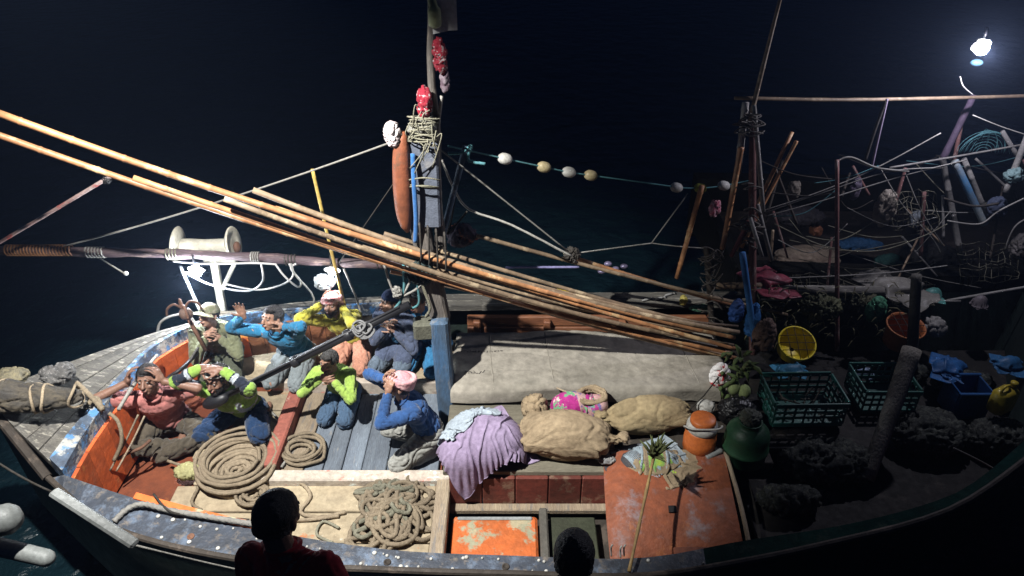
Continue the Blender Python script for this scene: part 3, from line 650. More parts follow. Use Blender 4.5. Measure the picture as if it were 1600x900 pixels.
MB().beam(hc + V((-.05, 0, -.13)), hc + V((.28, 0, -.13)), .09, .07, .012).build('bracket', haul_m, hl)
MB().beam(hc + V((.26, 0, -.16)), V((hc.x + .06, hc.y - .05, .62)), .05, .04, .01).build('brace', haul_m, hl)
# white cables hanging under the boom
def pxs(l_, y): return cr([at(u, v, y=y) for u, v in l_], 8)
for l_, lb in (([(290, 425), (330, 445), (385, 455), (410, 440), (408, 412)], 'white cable looping under the boom beside the glaring lamp'),
               ([(350, 443), (400, 453), (440, 445), (458, 430), (452, 412)], 'second white cable loop, wider, under the middle of the boom'),
               ([(430, 412), (445, 432), (465, 448), (470, 440), (455, 420), (462, 412)], 'thin white cable hanging in a narrow loop'),
               ([(270, 408), (330, 412), (395, 411), (430, 413)], 'white cable running along the underside of the boom')):
    rope('cable', pxs(l_, ys - .09), .009, cable_w, lb, 'cable', n=6)
for l_, mt, lb, r in (([(455, 412), (462, 430), (490, 465), (482, 500), (470, 540)], rope_w, 'pale rope dropping from the boom behind the man in blue', .009),
                   ([(537, 420), (548, 445), (560, 475), (566, 500)], rope_w, 'knotted pale rope dropping beside the man in yellow', .01),
                   ([(600, 412), (608, 440), (622, 466), (640, 440), (636, 412)], rope_w, 'pale rope loop below the boom next to the mast', .01),
                   ([(622, 466), (650, 452), (668, 432)], rope_w, 'short rope from the knot to the mast', .01),
                   ([(630, 414), (632, 440), (626, 470), (600, 500)], rope_t, 'teal rope hanging below the boom end', .012),
                   ([(655, 420), (662, 450), (672, 480), (665, 495)], rope_g, 'green grey rope hanging down the face of the mast', .012),
                   ([(645, 415), (655, 470), (640, 482), (628, 476)], rope_t, 'teal and grey rope curled round the cleat block', .01)):
    y_ = ys - .1 if l_[0][0] < 600 else 5.05
    rope('rope', pxs(l_, y_), r, mt, lb, twist=260, lobe=.18)
blob('rope_knot', at(621, 462, y=5.04), (.035, .03, .045), rope_w, 'pale knot where four ropes meet left of the mast', 'rope', 3, .03, (40, 40, 40), flat=False, vox=.006)
blob('tackle', at(655, 420, y=5.1) - V((0, 0, .1)), (.12, .07, .1), M('dark_green_tackle', (.04, .07, .065), (.025, .04, .04), s=14, bump=.9, bs=60), 'dark green block and tackle hung at the mast', 'tackle', 12, .06, (18, 18, 14), flat=False, vox=.01)
# lines from the boom end to the mast head, and other stays
rope('stay_line', sag(at(95, 386, y=ys), at(612, 222, y=5.2), .04, 14), .008, rope_w, 'long pale line rising from the boom to the mast head', 'rope')
rope('stay_line', sag(at(150, 400, y=ys), at(196, 428, y=ys - .1), .0, 4), .008, rope_w, 'short white toggle line hanging below the boom', 'rope')
o = MB(); o.ell(at(197, 427, y=ys - .1), (.022, .02, .022)); single('toggle', o, white_pl, 'small white knob at the end of the toggle line', 'knob', smooth=True)
pole('striped_rod', at(-40, 402, y=5.7), at(178, 272, y=5.9), .014, .017, M('white_red_rod', (.5, .42, .40), (.34, .2, .18), (.35, .08, .07), s=3, bump=.3), 'white and red rod with a dark clamp, rising over the water at far left', 'rod', seg=.18)
blob('clamp', at(166, 280, y=5.88) - V((0, 0, .03)), (.04, .03, .03), black_st, 'dark clamp at the tip of the white and red rod', 'clamp', 3, .02, (40, 40, 40), flat=False, vox=.006)
pole('yellow_stick', at(488, 264, y=5.85), at(541, 486, y=5.8), .015, .015, bamboo_y, 'thin upright yellow stick standing behind the man in yellow', 'stick', seg=.25)
rope('stay_line', sag(at(690, 235, y=5.3), at(897, 400, y=5.75), .0, 6), .007, rope_w, 'thin straight stay from the mast head to the rope knot', 'rope')
rope('stay_line', pxs([(690, 250), (712, 300), (735, 328), (800, 352), (893, 400)], 5.5), .010, rope_w, 'heavier knotted stay sagging from the mast to the rope knot', 'rope', twist=260, lobe=.18)
rope('stay_line', sag(at(530, 410, y=5.9), at(632, 262, y=5.2), .0, 6), .005, rope_d, 'thin dark line rising from the boom to the orange float', 'rope')
pole('blue_stick', at(728, 228, y=5.45), at(690, 372, y=5.3), .026, .026, M('blue_rag_pole', (.10, .16, .24), (.06, .09, .12), (.22, .26, .3), s=6, bump=.8), 'blue rag covered stick leaning against the right of the mast', 'stick', nodes_=False)
rope('rope', pxs([(700, 240), (722, 238), (736, 228), (732, 250), (758, 256)], 5.42), .012, rope_t, 'teal rope end tied across the tip of the blue stick', twist=200, lobe=.2)
rope('rope', pxs([(712, 300), (705, 345), (700, 365), (730, 330)], 5.4), .009, rope_d, 'dark rope loop hanging off the blue stick')
blob('tarp_bundle', at(722, 372, y=5.65) - V((0, 0, .05)), (.14, .08, .11), M('dark_purple_orange_tarp', (.06, .04, .07), (.04, .03, .05), (.30, .08, .03), s=4, bump=.5, chip=(.56, .6)), 'dark tarp bundle with an orange hem right of the mast', 'tarp', 11, .03, flat=False)
# extra lashings on the mast head
o = MB()
for j in range(13):
    v = 180 + j * 4.5 + random.uniform(-3, 3) + (60 if j > 9 else 0); w_ = random.uniform(20, 26)
    o.tube(cr([atm(662 - w_, v, -.14), atm(662, v + random.uniform(-6, 6), -.22), atm(662 + w_, v + random.uniform(-5, 5), -.14), atm(664, v, .1)], 5, True), .006, 5)
for j in range(16):
    a = atm(640 + random.uniform(0, 45), 165 + random.uniform(0, 60), -.2); o.tube(cr([a, a + V((random.uniform(-.06, .06), -.03, random.uniform(-.12, .03))), a + V((random.uniform(-.08, .08), 0, random.uniform(-.25, -.05)))], 5), .004, 5)
single('rope_lashing', o, rope_g, 'tangle of grey green rope turns binding everything to the mast head', 'rope', smooth=True, kind='stuff')
rope('rope', pxs([(690, 150), (684, 220), (688, 300), (690, 352)], 5.22), .012, rope_w, 'pale rope running down the right edge of the grey board', twist=200, lobe=.2)

# float line
fl_pts = [(700, 228), (789, 248), (850, 261), (889, 269), (923, 274), (1040, 290), (1057, 293), (1094, 294), (1131, 290), (1180, 280)]
fy = lambda u: 5.5 + (u - 700) / 480 * 1.3
line = cr([at(u, v, y=fy(u)) for u, v in fl_pts], 8)
rope('float_line', line, .007, rope_t, 'teal line strung with floats between mast and stern rigging', 'rope')
gf = 'oval floats threaded on the teal line'
for (u, v), mt, lb in zip([(789, 248), (850, 261), (889, 269), (923, 274), (1057, 293), (1094, 294), (1131, 290)], (white_pl, cream_pl, white_pl, cream_pl, white_pl, M('lime_yellow_plastic', (.5, .5, .08), s=5, bump=.1), white_pl),
        ('white oval float nearest the mast', 'cream float just right of the white one nearest the mast', 'white float with dark stripe, third from the mast', 'cream float fourth from the mast, before the long gap', 'white float after the long gap', 'lime yellow float on top of the short orange stick', 'white float touching the stern rigging')):
    c = at(u, v, y=fy(u)); d = (at(u + 10, v + 2, y=fy(u + 10)) - c).normalized()
    o = MB(); o.lathe(c - d * .062, [(.012, 0), (.03, .008), (.044, .03), (.048, .062), (.044, .094), (.03, .116), (.012, .124)], 16, d)
    single('float', o, mt, lb, 'float', gf, smooth=True)
pole('short_stick', at(1097, 290, y=6.5), at(1057, 434, y=6.45), .026, .022, bamboo_o, 'short orange brown stick hanging from the float line', 'stick', seg=.2)
rope('rope', sag(at(1075, 302, y=6.5), at(1018, 380, y=6.4), .0, 5), .006, rope_w, 'thin line dropping from the float line to the low stay', 'rope')
rope('stay_line', [*sag(at(897, 396, y=5.8), at(1018, 380, y=6.4), .0, 5), *sag(at(1018, 380, y=6.4), at(1110, 388, y=6.6), .01, 5)[1:]], .006, rope_w, 'low thin stay running right from the rope knot', 'rope')
blob('ribbon_cloth', at(1117, 322, y=6.6) - V((0, 0, .08)), (.055, .03, .08), M('red_white_ribbon', (.55, .42, .45), (.4, .05, .1), s=22, bump=.3), 'red and white ribbon cloth under the last float', 'cloth', 5, .04, (40, 40, 6), flat=False, vox=.008)

# ------------------------------------------------------------------ black steel arm from the mast foot to the bow
arm = thing('steel_boom', 'black steel arm slanting from the mast down to the man in hi-vis', 'boom', at(640, 478, y=5.0))
A0, A1 = at(345, 622, y=4.75), at(640, 476, y=5.02)
MB().tube([A0, A0.lerp(A1, .4), A0.lerp(A1, .401), A1], [.027, .026, .036, .033], 12).build('shaft', black_st, arm, smooth=True)
MB().tube([A0.lerp(A1, .05) + V((0, -.03, .03)), A0.lerp(A1, .95) + V((0, -.02, .04))], .010, 8).build('rail', M('dull_grey_rail', (.05, .05, .055), s=5, rough=.4, bump=.1), arm, smooth=True)
hd = A0 + (A0 - A1).normalized() * .05
MB().ell(hd, (.13, .07, .06), Matrix.Rotation(math.radians(-25), 3, 'Y') @ Matrix.Rotation(.0, 3, 'Z')).build('rounded_head', black_st, arm, smooth=True)
for t in (.4, .68):
    c = A0.lerp(A1, t); MB().lathe(c - (A1 - A0).normalized() * .03, [(.045, 0), (.05, .01), (.05, .05), (.045, .06)], 14, A1 - A0).build('collar', black_st, arm, smooth=True)
c = A0.lerp(A1, .76)
o = MB()
for j in range(9): a = c + V((random.uniform(-.05, .05), -.04, random.uniform(-.05, .04))); o.tube(cr([a + V((-.05, 0, .02)), a + V((0, -.03, -.03)), a + V((.05, 0, .02)), a + V((0, .03, .04))], 4, True), .009, 6)
o.build('cord_binding', M('grey_cord', (.22, .22, .22), s=9), arm, smooth=True)

# ------------------------------------------------------------------ people
def ik(sh, wr, l1, l2, pole_):
    d = wr - sh; L = min(d.length, (l1 + l2) * .985); d.normalize(); wr = sh + d * L
    a = (l1 * l1 - l2 * l2 + L * L) / (2 * L); h = math.sqrt(max(0, l1 * l1 - a * a))
    q = (pole_ - d * pole_.dot(d)).normalized()
    return sh + d * a + q * h, wr
def hand(B, wr, d, nrm, side, curl=.35, spread=.0):
    d = d.normalized(); nrm = (nrm - d * nrm.dot(d)).normalized(); lat = nrm.cross(d).normalized()
    R = Matrix((lat, d, nrm)).transposed()
    B.ell(wr + d * .045, (.041, .055, .017), R, 12); B.cap(wr - d * .02, wr + d * .03, .024, .027, 10)
    ln = (.85, 1., .95, .75)
    for i in range(4):
        k = (i - 1.5) * side
        p_ = wr + d * (.082 - .004 * abs(i - 1.2)) + lat * k * .0225; dd = (d + lat * k * (.06 + spread)).normalized(); ax = lat; c_ = curl * (1 + .12 * i)
        for j, l_ in enumerate((.042, .028, .022)):
            dd = (dd * math.cos(c_ * (.7 if j == 0 else 1)) + nrm * math.sin(c_ * (.7 if j == 0 else 1))).normalized()
            q = p_ + dd * l_ * ln[i]; B.cap(p_, q, .0088 - .0006 * j, .0082 - .0006 * j, 7); p_ = q
    p_ = wr + d * .02 - lat * side * .028 + nrm * .005; dd = (d * .75 - lat * side * .75 + nrm * .35).normalized()
    for l_, r_ in ((.04, .012), (.032, .0095), (.022, .0085)):
        q = p_ + dd * l_; B.cap(p_, q, r_, r_ * .92, 8); p_ = q; dd = (dd + d * .35 + nrm * .15).normalized()
def person(label, knee, yaw, s, sk, top, low, arms, look=(0, 25), lean=24, hz=.21, head='hair', group='crew kneeling on the deck of the fishing boat', sleeve=1., kurta=False, seed=0., twist=0., side=0., hairmat=None, legs=True, beard=False, cap_m=None, kx=.13, vest=None, knee_in=True, extra=None, lying=0., sunk=0.):
    yaw = math.radians(yaw); Rz = Matrix.Rotation(yaw, 3, 'Z')
    base = V(knee) + Rz @ V((0, .34 * s, 0)) if legs else V(knee)
    t = thing('person', label, 'person', base, group); t.rotation_euler.z = yaw; t.scale = (s, s, s)
    ln = math.radians(lean); up = V((math.sin(math.radians(side)), -math.sin(ln), math.cos(ln))).normalized()
    fwd = V((0, -1, 0)); fwd = (fwd - up * fwd.dot(up)).normalized(); lx = fwd.cross(up) * -1   # person's left = +X
    lx = up.cross(fwd); lx = lx if lx.x > 0 else -lx
    if twist: Rt = Matrix.Rotation(math.radians(twist), 3, up); lx = Rt @ lx; fwd = Rt @ fwd
    pel = V((0, .02, hz)); ch = pel + up * .28; nk = pel + up * .455 + fwd * .015
    sh = {1: nk - up * .055 + lx * .175, -1: nk - up * .055 - lx * .175}
    Rtor = Matrix((lx, -fwd, up)).transposed()
    hy, hp = math.radians(look[0]), math.radians(look[1])
    hf = (Matrix.Rotation(hy, 3, 'Z') @ V((0, -math.cos(hp), math.sin(hp)))).normalized()
    hx = hf.cross(V((0, 0, 1))).normalized() * -1; hx = hx if hx.x > 0 or abs(look[0]) > 80 else -hx
    if len(look) > 2: hx = Matrix.Rotation(math.radians(look[2]), 3, hf) @ hx
    hu = hx.cross(hf); hu = hu if hu.z > 0 else -hu
    hx = hu.cross(hf); Rh = Matrix((hx, hf, hu)).transposed()      # x, forward, up
    hcn = nk + up * .085 + hu * .075 + hf * .02
    Hh = lambda x, y, z: hcn + Rh @ V((x, y, z))
    # --- body, one continuous surface
    B = MB()
    B.ell(Hh(0, -.012, .022), (.073, .094, .088), Rh, 18); B.ell(Hh(0, .026, -.03), (.058, .060, .080), Rh, 16); B.ell(Hh(0, .045, -.088), (.031, .030, .024), Rh, 10)
    B.cap(Hh(0, .088, .004), Hh(0, .108, -.034), .0085, .0135, 8); B.ell(Hh(0, .098, -.038), (.018, .011, .008), Rh, 8)
    B.cap(Hh(-.036, .074, .020), Hh(.036, .074, .020), .012, .012, 8)
    for sd in (-1, 1):
        B.ell(Hh(.034 * sd, .06, -.034), (.023, .022, .02), Rh, 8); B.ell(Hh(.074 * sd, -.008, -.012), (.010, .019, .031), Rh, 10)
        B.ell(Hh(.03 * sd, .073, -.0), (.015, .012, .010), Rh, 8)
    B.ell(Hh(0, .089, -.060), (.024, .010, .0065), Rh, 8); B.ell(Hh(0, .087, -.070), (.020, .010, .007), Rh, 8)
    B.cap(nk - up * .05, Hh(0, -.025, -.06), .062, .052, 12)
    B.ell(pel, (.145, .105, .11), Rtor, 16); B.ell(pel + up * .14, (.13, .095, .13), Rtor, 16); B.ell(ch + up * .03, (.16, .105, .15), Rtor, 16); B.cap(sh[1] - lx * .03, sh[-1] + lx * .03, .055, .055, 12)
    elb = {}; wri = {}
    for sd in (-1, 1):
        a = arms[0] if sd < 0 else arms[1]
        tgt = a['w']; tgt = (Hh(*tgt[1:]) if tgt[0] == 'h' else V(tgt))
        e, w_ = ik(sh[sd], tgt, .285, .255, V(a.get('p', (sd * 1, .2, -.6)))); elb[sd] = e; wri[sd] = w_
        B.cap(sh[sd], e, .050, .038, 12); B.cap(e, w_, .038, .025, 12)
        hd_ = a.get('d'); hd_ = (w_ - e).normalized() if hd_ is None else (Rh @ V(hd_[1:]) if hd_[0] == 'h' else V(hd_))
        hn = a.get('n', (-sd, 0, 0)); hn = Rh @ V(hn[1:]) if hn[0] == 'h' else V(hn)
        hand(B, w_, hd_, hn, sd, a.get('c', .35))
    hip = {sd: pel + V((.085 * sd, 0, -.02)) for sd in (-1, 1)}; kn = {sd: V((kx * sd, -.36, .075)) for sd in (-1, 1)}; an = {sd: V((.095 * sd, .03, .06)) for sd in (-1, 1)}
    if hz > .35: an = {sd: V((.1 * sd, .08, .05)) for sd in (-1, 1)}; kn = {sd: V((kx * sd, -.28, .075)) for sd in (-1, 1)}
    if extra: kn.update(extra.get('kn', {})); an.update(extra.get('an', {}))
    kn = {k: V(q) for k, q in kn.items()}; an = {k: V(q) for k, q in an.items()}
    if legs:
        for sd in (-1, 1):
            B.cap(hip[sd], kn[sd], .075, .055, 12); B.cap(kn[sd], an[sd], .055, .036, 12)
            fdir = V((0, .16, -.02)); B.ell(an[sd] + fdir * .5, (.04, .11, .033), None, 12)
    else:
        for sd in (-1, 1):
            B.cap(hip[sd], hip[sd] - V((0, 0, .42)), .08, .055, 12); B.cap(hip[sd] - V((0, 0, .42)), hip[sd] - V((0, 0, .84)), .055, .04, 12); B.ell(hip[sd] - V((0, .06, .87)), (.04, .12, .035), None, 12)
    link('body', remesh(B, .0058, 1), sk, t)
    for sd in (-1, 1):
        E_ = MB(); E_.ell(Hh(.031 * sd, .0815, .000), (.011, .0062, .0058), Rh, 10); e_ = E_.build2('eye', eye_m, t)
        E_ = MB(); E_.ell(Hh(.031 * sd, .0868, .0), (.0052, .003, .0052), Rh, 8); E_.build2('pupil', black_st, e_)
        E_ = MB(); E_.cap(Hh(.015 * sd, .086, .023), Hh(.048 * sd, .072, .024), .0045, .0035, 6); E_.build2('eyebrow', hairmat or hair_m, t)
    E_ = MB(); E_.ell(Hh(0, .0955, -.0655), (.021, .006, .007), Rh, 10); E_.build2('lips', lip_m, t)
    # --- top
    T = MB(); g = .012
    T.ell(pel + up * .06, (.155 + g, .115 + g, .12), Rtor, 16); T.ell(pel + up * .16, (.145 + g, .105 + g, .13), Rtor, 16); T.ell(ch + up * .03, (.165 + g, .112 + g, .155), Rtor, 16)
    T.cap(sh[1] - lx * .03, sh[-1] + lx * .03, .066, .066, 12); T.cap(nk - up * .06, nk + up * .0, .075, .066, 12)
    for sd in (-1, 1):
        if sleeve >= 1: T.cap(sh[sd], elb[sd], .066, .054, 12); T.cap(elb[sd], elb[sd].lerp(wri[sd], .88), .053, .041, 12)
        elif sleeve > .5: T.cap(sh[sd], elb[sd], .068, .056, 12); T.cap(elb[sd], elb[sd].lerp(wri[sd], .35), .055, .05, 12)
        else: T.cap(sh[sd], sh[sd].lerp(elb[sd], .68), .068, .062, 12)
    if kurta:
        for sd in (-1, 1): T.cap(hip[sd] + V((0, -.02, .03)), hip[sd].lerp(kn[sd], .62) + V((0, 0, .03)), .12, .10, 12)
        T.ell(pel + V((0, -.1, -.04)), (.18, .17, .10), None, 14)
    if vest: T.ell(ch + up * .0, (.20, .15, .21), Rtor, 16)
    me = remesh(T, .0085, 2, folds(.0105, (8, 8, 4), seed, 1.2))
    me.materials.append(top)
    if isinstance(vest, (tuple, list)):
        for mm in vest: me.materials.append(mm)
        for p_ in me.polygons:
            c_ = V(p_.center) - ch; h_ = c_.dot(up)
            q_ = V(p_.center)
            for sd in (-1, 1):
                ax = elb[sd] - sh[sd]; t_ = (q_ - sh[sd]).dot(ax) / ax.length_squared; dd = (q_ - sh[sd] - ax * t_).length
                if dd < .1 and .30 < t_ < .98 and (q_ - ch).dot(lx) * sd > .12: p_.material_index = 2 if .42 < t_ < .55 else 1
                ax = wri[sd] - elb[sd]; t_ = (q_ - elb[sd]).dot(ax) / ax.length_squared; dd = (q_ - elb[sd] - ax * t_).length
                if dd < .075 and -.2 < t_ < .62: p_.material_index = 2 if .44 < t_ < .58 else (1 if t_ > .05 else 0)
            if abs(c_.dot(lx)) < .2 and h_ < .1 and c_.length < .22 and (abs(h_ + .06) < .025 or abs(abs(c_.dot(lx)) - .10) < .02): p_.material_index = 2
    link('shirt', me, top, t)
    C1 = MB(); ring = [nk - up * .005 + fwd * .012 + (lx * math.cos(a) * .063 + fwd * math.sin(a) * .065) + up * (.022 - .02 * math.sin(a)) for a in [k * math.pi / 8 for k in range(16)]]
    C1.tube([*ring, ring[0]], .011, 6); C1.build2('collar', top, t)
    # --- trousers
    L = MB(); L.ell(pel, (.16, .125, .115), None, 16)
    for sd in (-1, 1):
        if legs:
            L.cap(hip[sd], kn[sd] + V((0, .01, .005)), .105, .082, 12); L.cap(kn[sd] + V((0, .01, 0)), an[sd].lerp(kn[sd], .12), .078, .066, 12)
        else:
            L.cap(hip[sd], hip[sd] - V((0, 0, .42)), .1, .08, 12); L.cap(hip[sd] - V((0, 0, .42)), hip[sd] - V((0, 0, .80)), .08, .07, 12)
    me = remesh(L, .0095, 2, folds(.02, (7, 5, 6), seed + 9))
    if legs:
        for vx in me.vertices:
            if vx.co.z < .0: vx.co.z = 0
    link('trousers', me, low, t)
    # --- hair, caps, turbans
    def shell_(mat, name, ell_, cut, amp=.008, k=(40, 40, 40), parent=t, vox=.006):
        X = MB()
        for c_, r_ in ell_: X.ell(Hh(*c_), r_, Rh, 18)
        me_ = remesh(X, vox, 1, folds(amp, k, seed))
        bm = bmesh.new(); bm.from_mesh(me_)
        kill = [vx for vx in bm.verts if cut((Rh.transposed() @ (vx.co - hcn)))]
        bmesh.ops.delete(bm, geom=kill, context='VERTS'); bm.to_mesh(me_); bm.free()
        return link(name, me_, mat, parent)
    hm = hairmat or hair_m
    if head in ('hair', 'long', 'cap', 'navycap', 'short'):
        lim = -.03 if head != 'long' else -.09
        shell_(hm, 'hair', [((0, -.016, .026), (.084, .102, .094)), ((0, -.04, -.03 if head != 'long' else -.06), (.08, .072, .07))] + ([((.02, .05, .085), (.055, .04, .03))] if head == 'hair' else []),
               lambda q: (q.y > .045 and q.z < .052) or (q.y > .0 and q.z < -.005) or q.z < lim or (abs(q.x) > .07 and abs(q.y + .01) < .02 and q.z < .01), .009 if head != 'short' else .003)
    if head == 'cap' or head == 'navycap':
        c_ = shell_(cap_m, 'cap', [((0, -.01, .035), (.088, .106, .086))], lambda q: q.z < .03 or False, .003)
        X = MB(); P = []
        for j in range(5):
            for i in range(9):
                a = (i / 8 - .5) * 2.0; rr = .1 + .018 * j; P.append(Hh(math.sin(a) * rr * .9, math.cos(a) * rr, .045 - .004 * j - .02 * abs(math.sin(a))))
        X.add(P + [q - hu * .004 for q in P], [(j * 9 + i, j * 9 + i + 1, j * 9 + 10 + i, j * 9 + 9 + i) for j in range(4) for i in range(8)] + [(45 + j * 9 + i, 45 + j * 9 + 9 + i, 45 + j * 9 + 10 + i, 45 + j * 9 + i + 1) for j in range(4) for i in range(8)] + [(36 + i, 37 + i, 82 + i, 81 + i) for i in range(8)])
        if head == 'cap': X.build2('cap_peak', cap_m, c_)
    if head == 'turban':
        X = MB(); X.ell(Hh(0, -.01, .05), (.088, .105, .07), Rh, 18)
        for j in range(5):
            ph = j * .7; ring = [Hh(.086 * math.cos(a), -.01 + .102 * math.sin(a), .04 + .03 * math.sin(a + ph) + .006 * j) for a in [k * math.pi / 10 for k in range(21)]]
            X.tube(ring, .021, 8)
        link('turban', remesh(X, .007, 1, folds(.004, (40, 40, 60), seed)), cap_m, t)
        shell_(hm, 'hair', [((0, -.04, -.02), (.077, .07, .06))], lambda q: q.y > .0 or q.z < -.06, .004)
    if beard:
        shell_(hair_m, 'beard', [((0, .03, -.06), (.064, .062, .056)), ((0, .05, -.095), (.04, .04, .034))], lambda q: q.z > -.045 or (abs(q.x) < .03 and q.z > -.078 and q.y > .05) or q.y < -.01, .006)
    return t, dict(H=Hh, nk=nk, up=up, fwd=fwd, lx=lx, ch=ch, pel=pel, sh=sh, elb=elb, wri=wri, base=base, Rz=Rz, s=s, hcn=hcn)
def build2(self, name, mat, parent): return link(name, self.mesh(name, True), mat, parent)
MB.build2 = build2
def px(p_):
    d = V(p_) - V((0, 0, H)); fz = d.y * math.cos(PITCH) - d.z * math.sin(PITCH); uz = d.y * math.sin(PITCH) + d.z * math.cos(PITCH)
    return round(800 + F * d.x / fz), round(450 - F * uz / fz)
def rep(nm, P_):
    i = P_[1]; f_ = lambda q: i['base'] + i['Rz'] @ (V(q) * i['s'])
    import sys; print('FIG', nm, 'head', px(f_(i['hcn'])), 'top', px(f_(i['H'](0, 0, .12))), 'elb', px(f_(i['elb'][-1])), px(f_(i['elb'][1])), 'wr', px(f_(i['wri'][-1])), px(f_(i['wri'][1])))

c_blue = cloth('bright_blue_shirt', (.03, .20, .38)); c_greyt = cloth('grey_trousers', (.22, .25, .26)); c_yel = cloth('yellow_shirt', (.50, .44, .06))
c_peach = cloth('peach_trousers', (.52, .25, .17)); c_navy = cloth('blue_grey_kameez', (.10, .125, .20)); c_greyb = cloth('grey_blue_shalwar', (.13, .17, .22))
c_lime = cloth('lime_sweater', (.34, .50, .10)); c_jean = cloth('faded_jeans', (.08, .14, .23)); c_olive = cloth('olive_shirt', (.19, .20, .12)); c_olv2 = cloth('dark_olive_trousers', (.09, .10, .07))
c_pink = cloth('washed_pink_tee', (.52, .20, .18)); c_dark = cloth('dark_brown_trousers', (.09, .075, .055)); c_hood = cloth('royal_blue_hoodie', (.035, .10, .27)); c_pale = cloth('pale_grey_shalwar', (.34, .34, .31))
c_hv = cloth('hi_vis_green', (.26, .42, .08)); c_dknavy = cloth('navy_trousers', (.015, .04, .10)); c_b2 = cloth('mid_blue_kameez', (.04, .20, .40))
refl = M('grey_reflective_band', (.42, .46, .5), s=5, rough=.3, bump=.1); dkband = cloth('black_sleeve_cloth', (.02, .025, .04))
plaid = M('pink_checked_headcloth', (.50, .24, .22), (.60, .46, .42), (.35, .10, .10), s=22, cs=30, rough=.9, bump=.3, chip=(.5, .54))
camo = M('khaki_mottled_cap', (.36, .33, .24), (.24, .23, .15), (.16, .17, .1), s=14, cs=22, rough=.9, bump=.3, chip=(.5, .54))
HAND_EAR = lambda sd: dict(w=('h', .10 * sd, .0, -.01), d=('h', -.25 * sd, -.3, 1), n=('h', -sd, .2, 0), p=(sd * .9, -.5, -.8), c=.3)

figs = {}
XL = {'kn': {1: (.30, -.26, .10), -1: (-.30, -.26, .10)}, 'an': {1: (-.08, -.36, .05), -1: (.10, -.26, .05)}}
XL2 = {'kn': {1: (.26, -.34, .14), -1: (-.24, -.32, .10)}, 'an': {1: (.14, .02, .05), -1: (-.12, .02, .05)}}
figs['cap'] = person('man in khaki cap and olive shirt kneeling below the net hauler, hands joined', at(347, 602, .1), 8, .95, skin_c, c_olive, c_olv2,
    [dict(w=(-.05, -.27, .55), d=(.5, -.3, .8), n=(1, 0, -.2), c=.5), dict(w=(.07, -.27, .53), d=(-.5, -.3, .8), n=(-1, 0, -.2), c=.5)], look=(-25, 25), lean=26, head='cap', cap_m=camo, seed=1)
figs['blue'] = person('man in bright blue shirt, one palm raised beside the capped man', at(446, 608, .1), -10, 1.0, skin_a, c_blue, c_greyt,
    [dict(w=(-.30, -.28, .76), d=(-.1, -.15, 1), n=(.5, -.8, 0), p=(-.3, .3, -1), c=.15), dict(w=(.06, -.26, .66), d=(-.55, -.2, .9), n=(-.9, -.3, 0), p=(1, .3, -.5), c=.7)], look=(-22, 22, 6), lean=30, seed=2, side=-4)
figs['yellow'] = person('bearded man in yellow shirt and peach trousers, checked headcloth, hands behind his head', at(545, 583, .11), -4, .95, skin_a, c_yel, c_peach,
    [HAND_EAR(-1), HAND_EAR(1)], look=(-5, 18), lean=26, head='turban', cap_m=plaid, seed=3, beard=True, side=-12)
figs['navy'] = person('man in dark blue grey kameez and navy cap, hands folded at his chest', at(607, 587, .11), -25, .97, skin_c, c_navy, c_greyb,
    [dict(w=(.0, -.26, .55), d=(.5, -.2, .8), n=(1, 0, 0), c=.6), dict(w=(.06, -.24, .50), d=(-.6, -.2, .7), n=(-1, 0, 0), c=.6)], look=(-25, 15), lean=20, head='navycap', cap_m=cloth('navy_cap_cloth', (.03, .05, .12)), seed=4, kurta=True)
figs['hidden'] = person('man in mid blue clothes mostly hidden behind the mast', at(655, 585, .11), -12, .95, skin_a, c_b2, c_b2,
    [dict(w=(-.05, -.26, .5), n=(1, 0, 0)), dict(w=(.08, -.26, .5), n=(-1, 0, 0))], look=(-10, 10), lean=24, hz=.25, seed=5)
figs['boy'] = person('boy in lime green sweater and jeans kneeling on the planks, hands clasped below his chin', at(524, 664, .0), -8, .86, skin_a, c_lime, c_jean,
    [dict(w=(-.07, -.34, .62), d=(.8, -.2, .5), n=(.3, .8, -.2), p=(-1, .1, -.7), c=.7), dict(w=(.06, -.34, .60), d=(-.9, -.2, .35), n=(-.2, .8, -.2), p=(1, .1, -.7), c=.7)], look=(-20, 6), lean=26, seed=6, kx=.11, hairmat=hair_gr)
figs['hoodie'] = person('man in blue hoodie and pink headcloth kneeling side on, hands raised to his face', at(612, 722, .0), -62, .98, skin_a, c_hood, c_pale,
    [dict(w=('h', -.07, .10, -.02), d=('h', .2, .1, 1), n=('h', .6, -.8, 0), p=(-1, -.3, -.3), c=.5), dict(w=('h', .085, .09, -.03), d=('h', -.2, .1, 1), n=('h', -.6, -.8, 0), p=(.6, -.6, -1), c=.5)],
    look=(-14, 20), lean=24, head='turban', cap_m=M('pink_headcloth', (.55, .20, .24), (.5, .34, .33), s=12, bump=.3), seed=7, sleeve=1., kurta=False, hz=.25,
    extra={'kn': {1: (.13, -.34, .08), -1: (-.16, -.30, .24)}})
figs['pink'] = person('man in washed out pink tee in the bow, cupping both hands round his face', at(262, 718, -.03), 14, 1.08, skin_b, c_pink, c_dark,
    [dict(w=('h', -.13, .05, .0), d=('h', .3, .15, 1), n=('h', 1, -.2, 0), p=(-1, -.1, -.7), c=.55), dict(w=('h', .13, .05, .0), d=('h', -.4, .1, 1), n=('h', -1, -.2, 0), p=(1, -.1, -.5), c=.55)],
    look=(-10, 18, 0), lean=22, seed=8, sleeve=.3, hz=.13, extra=XL)
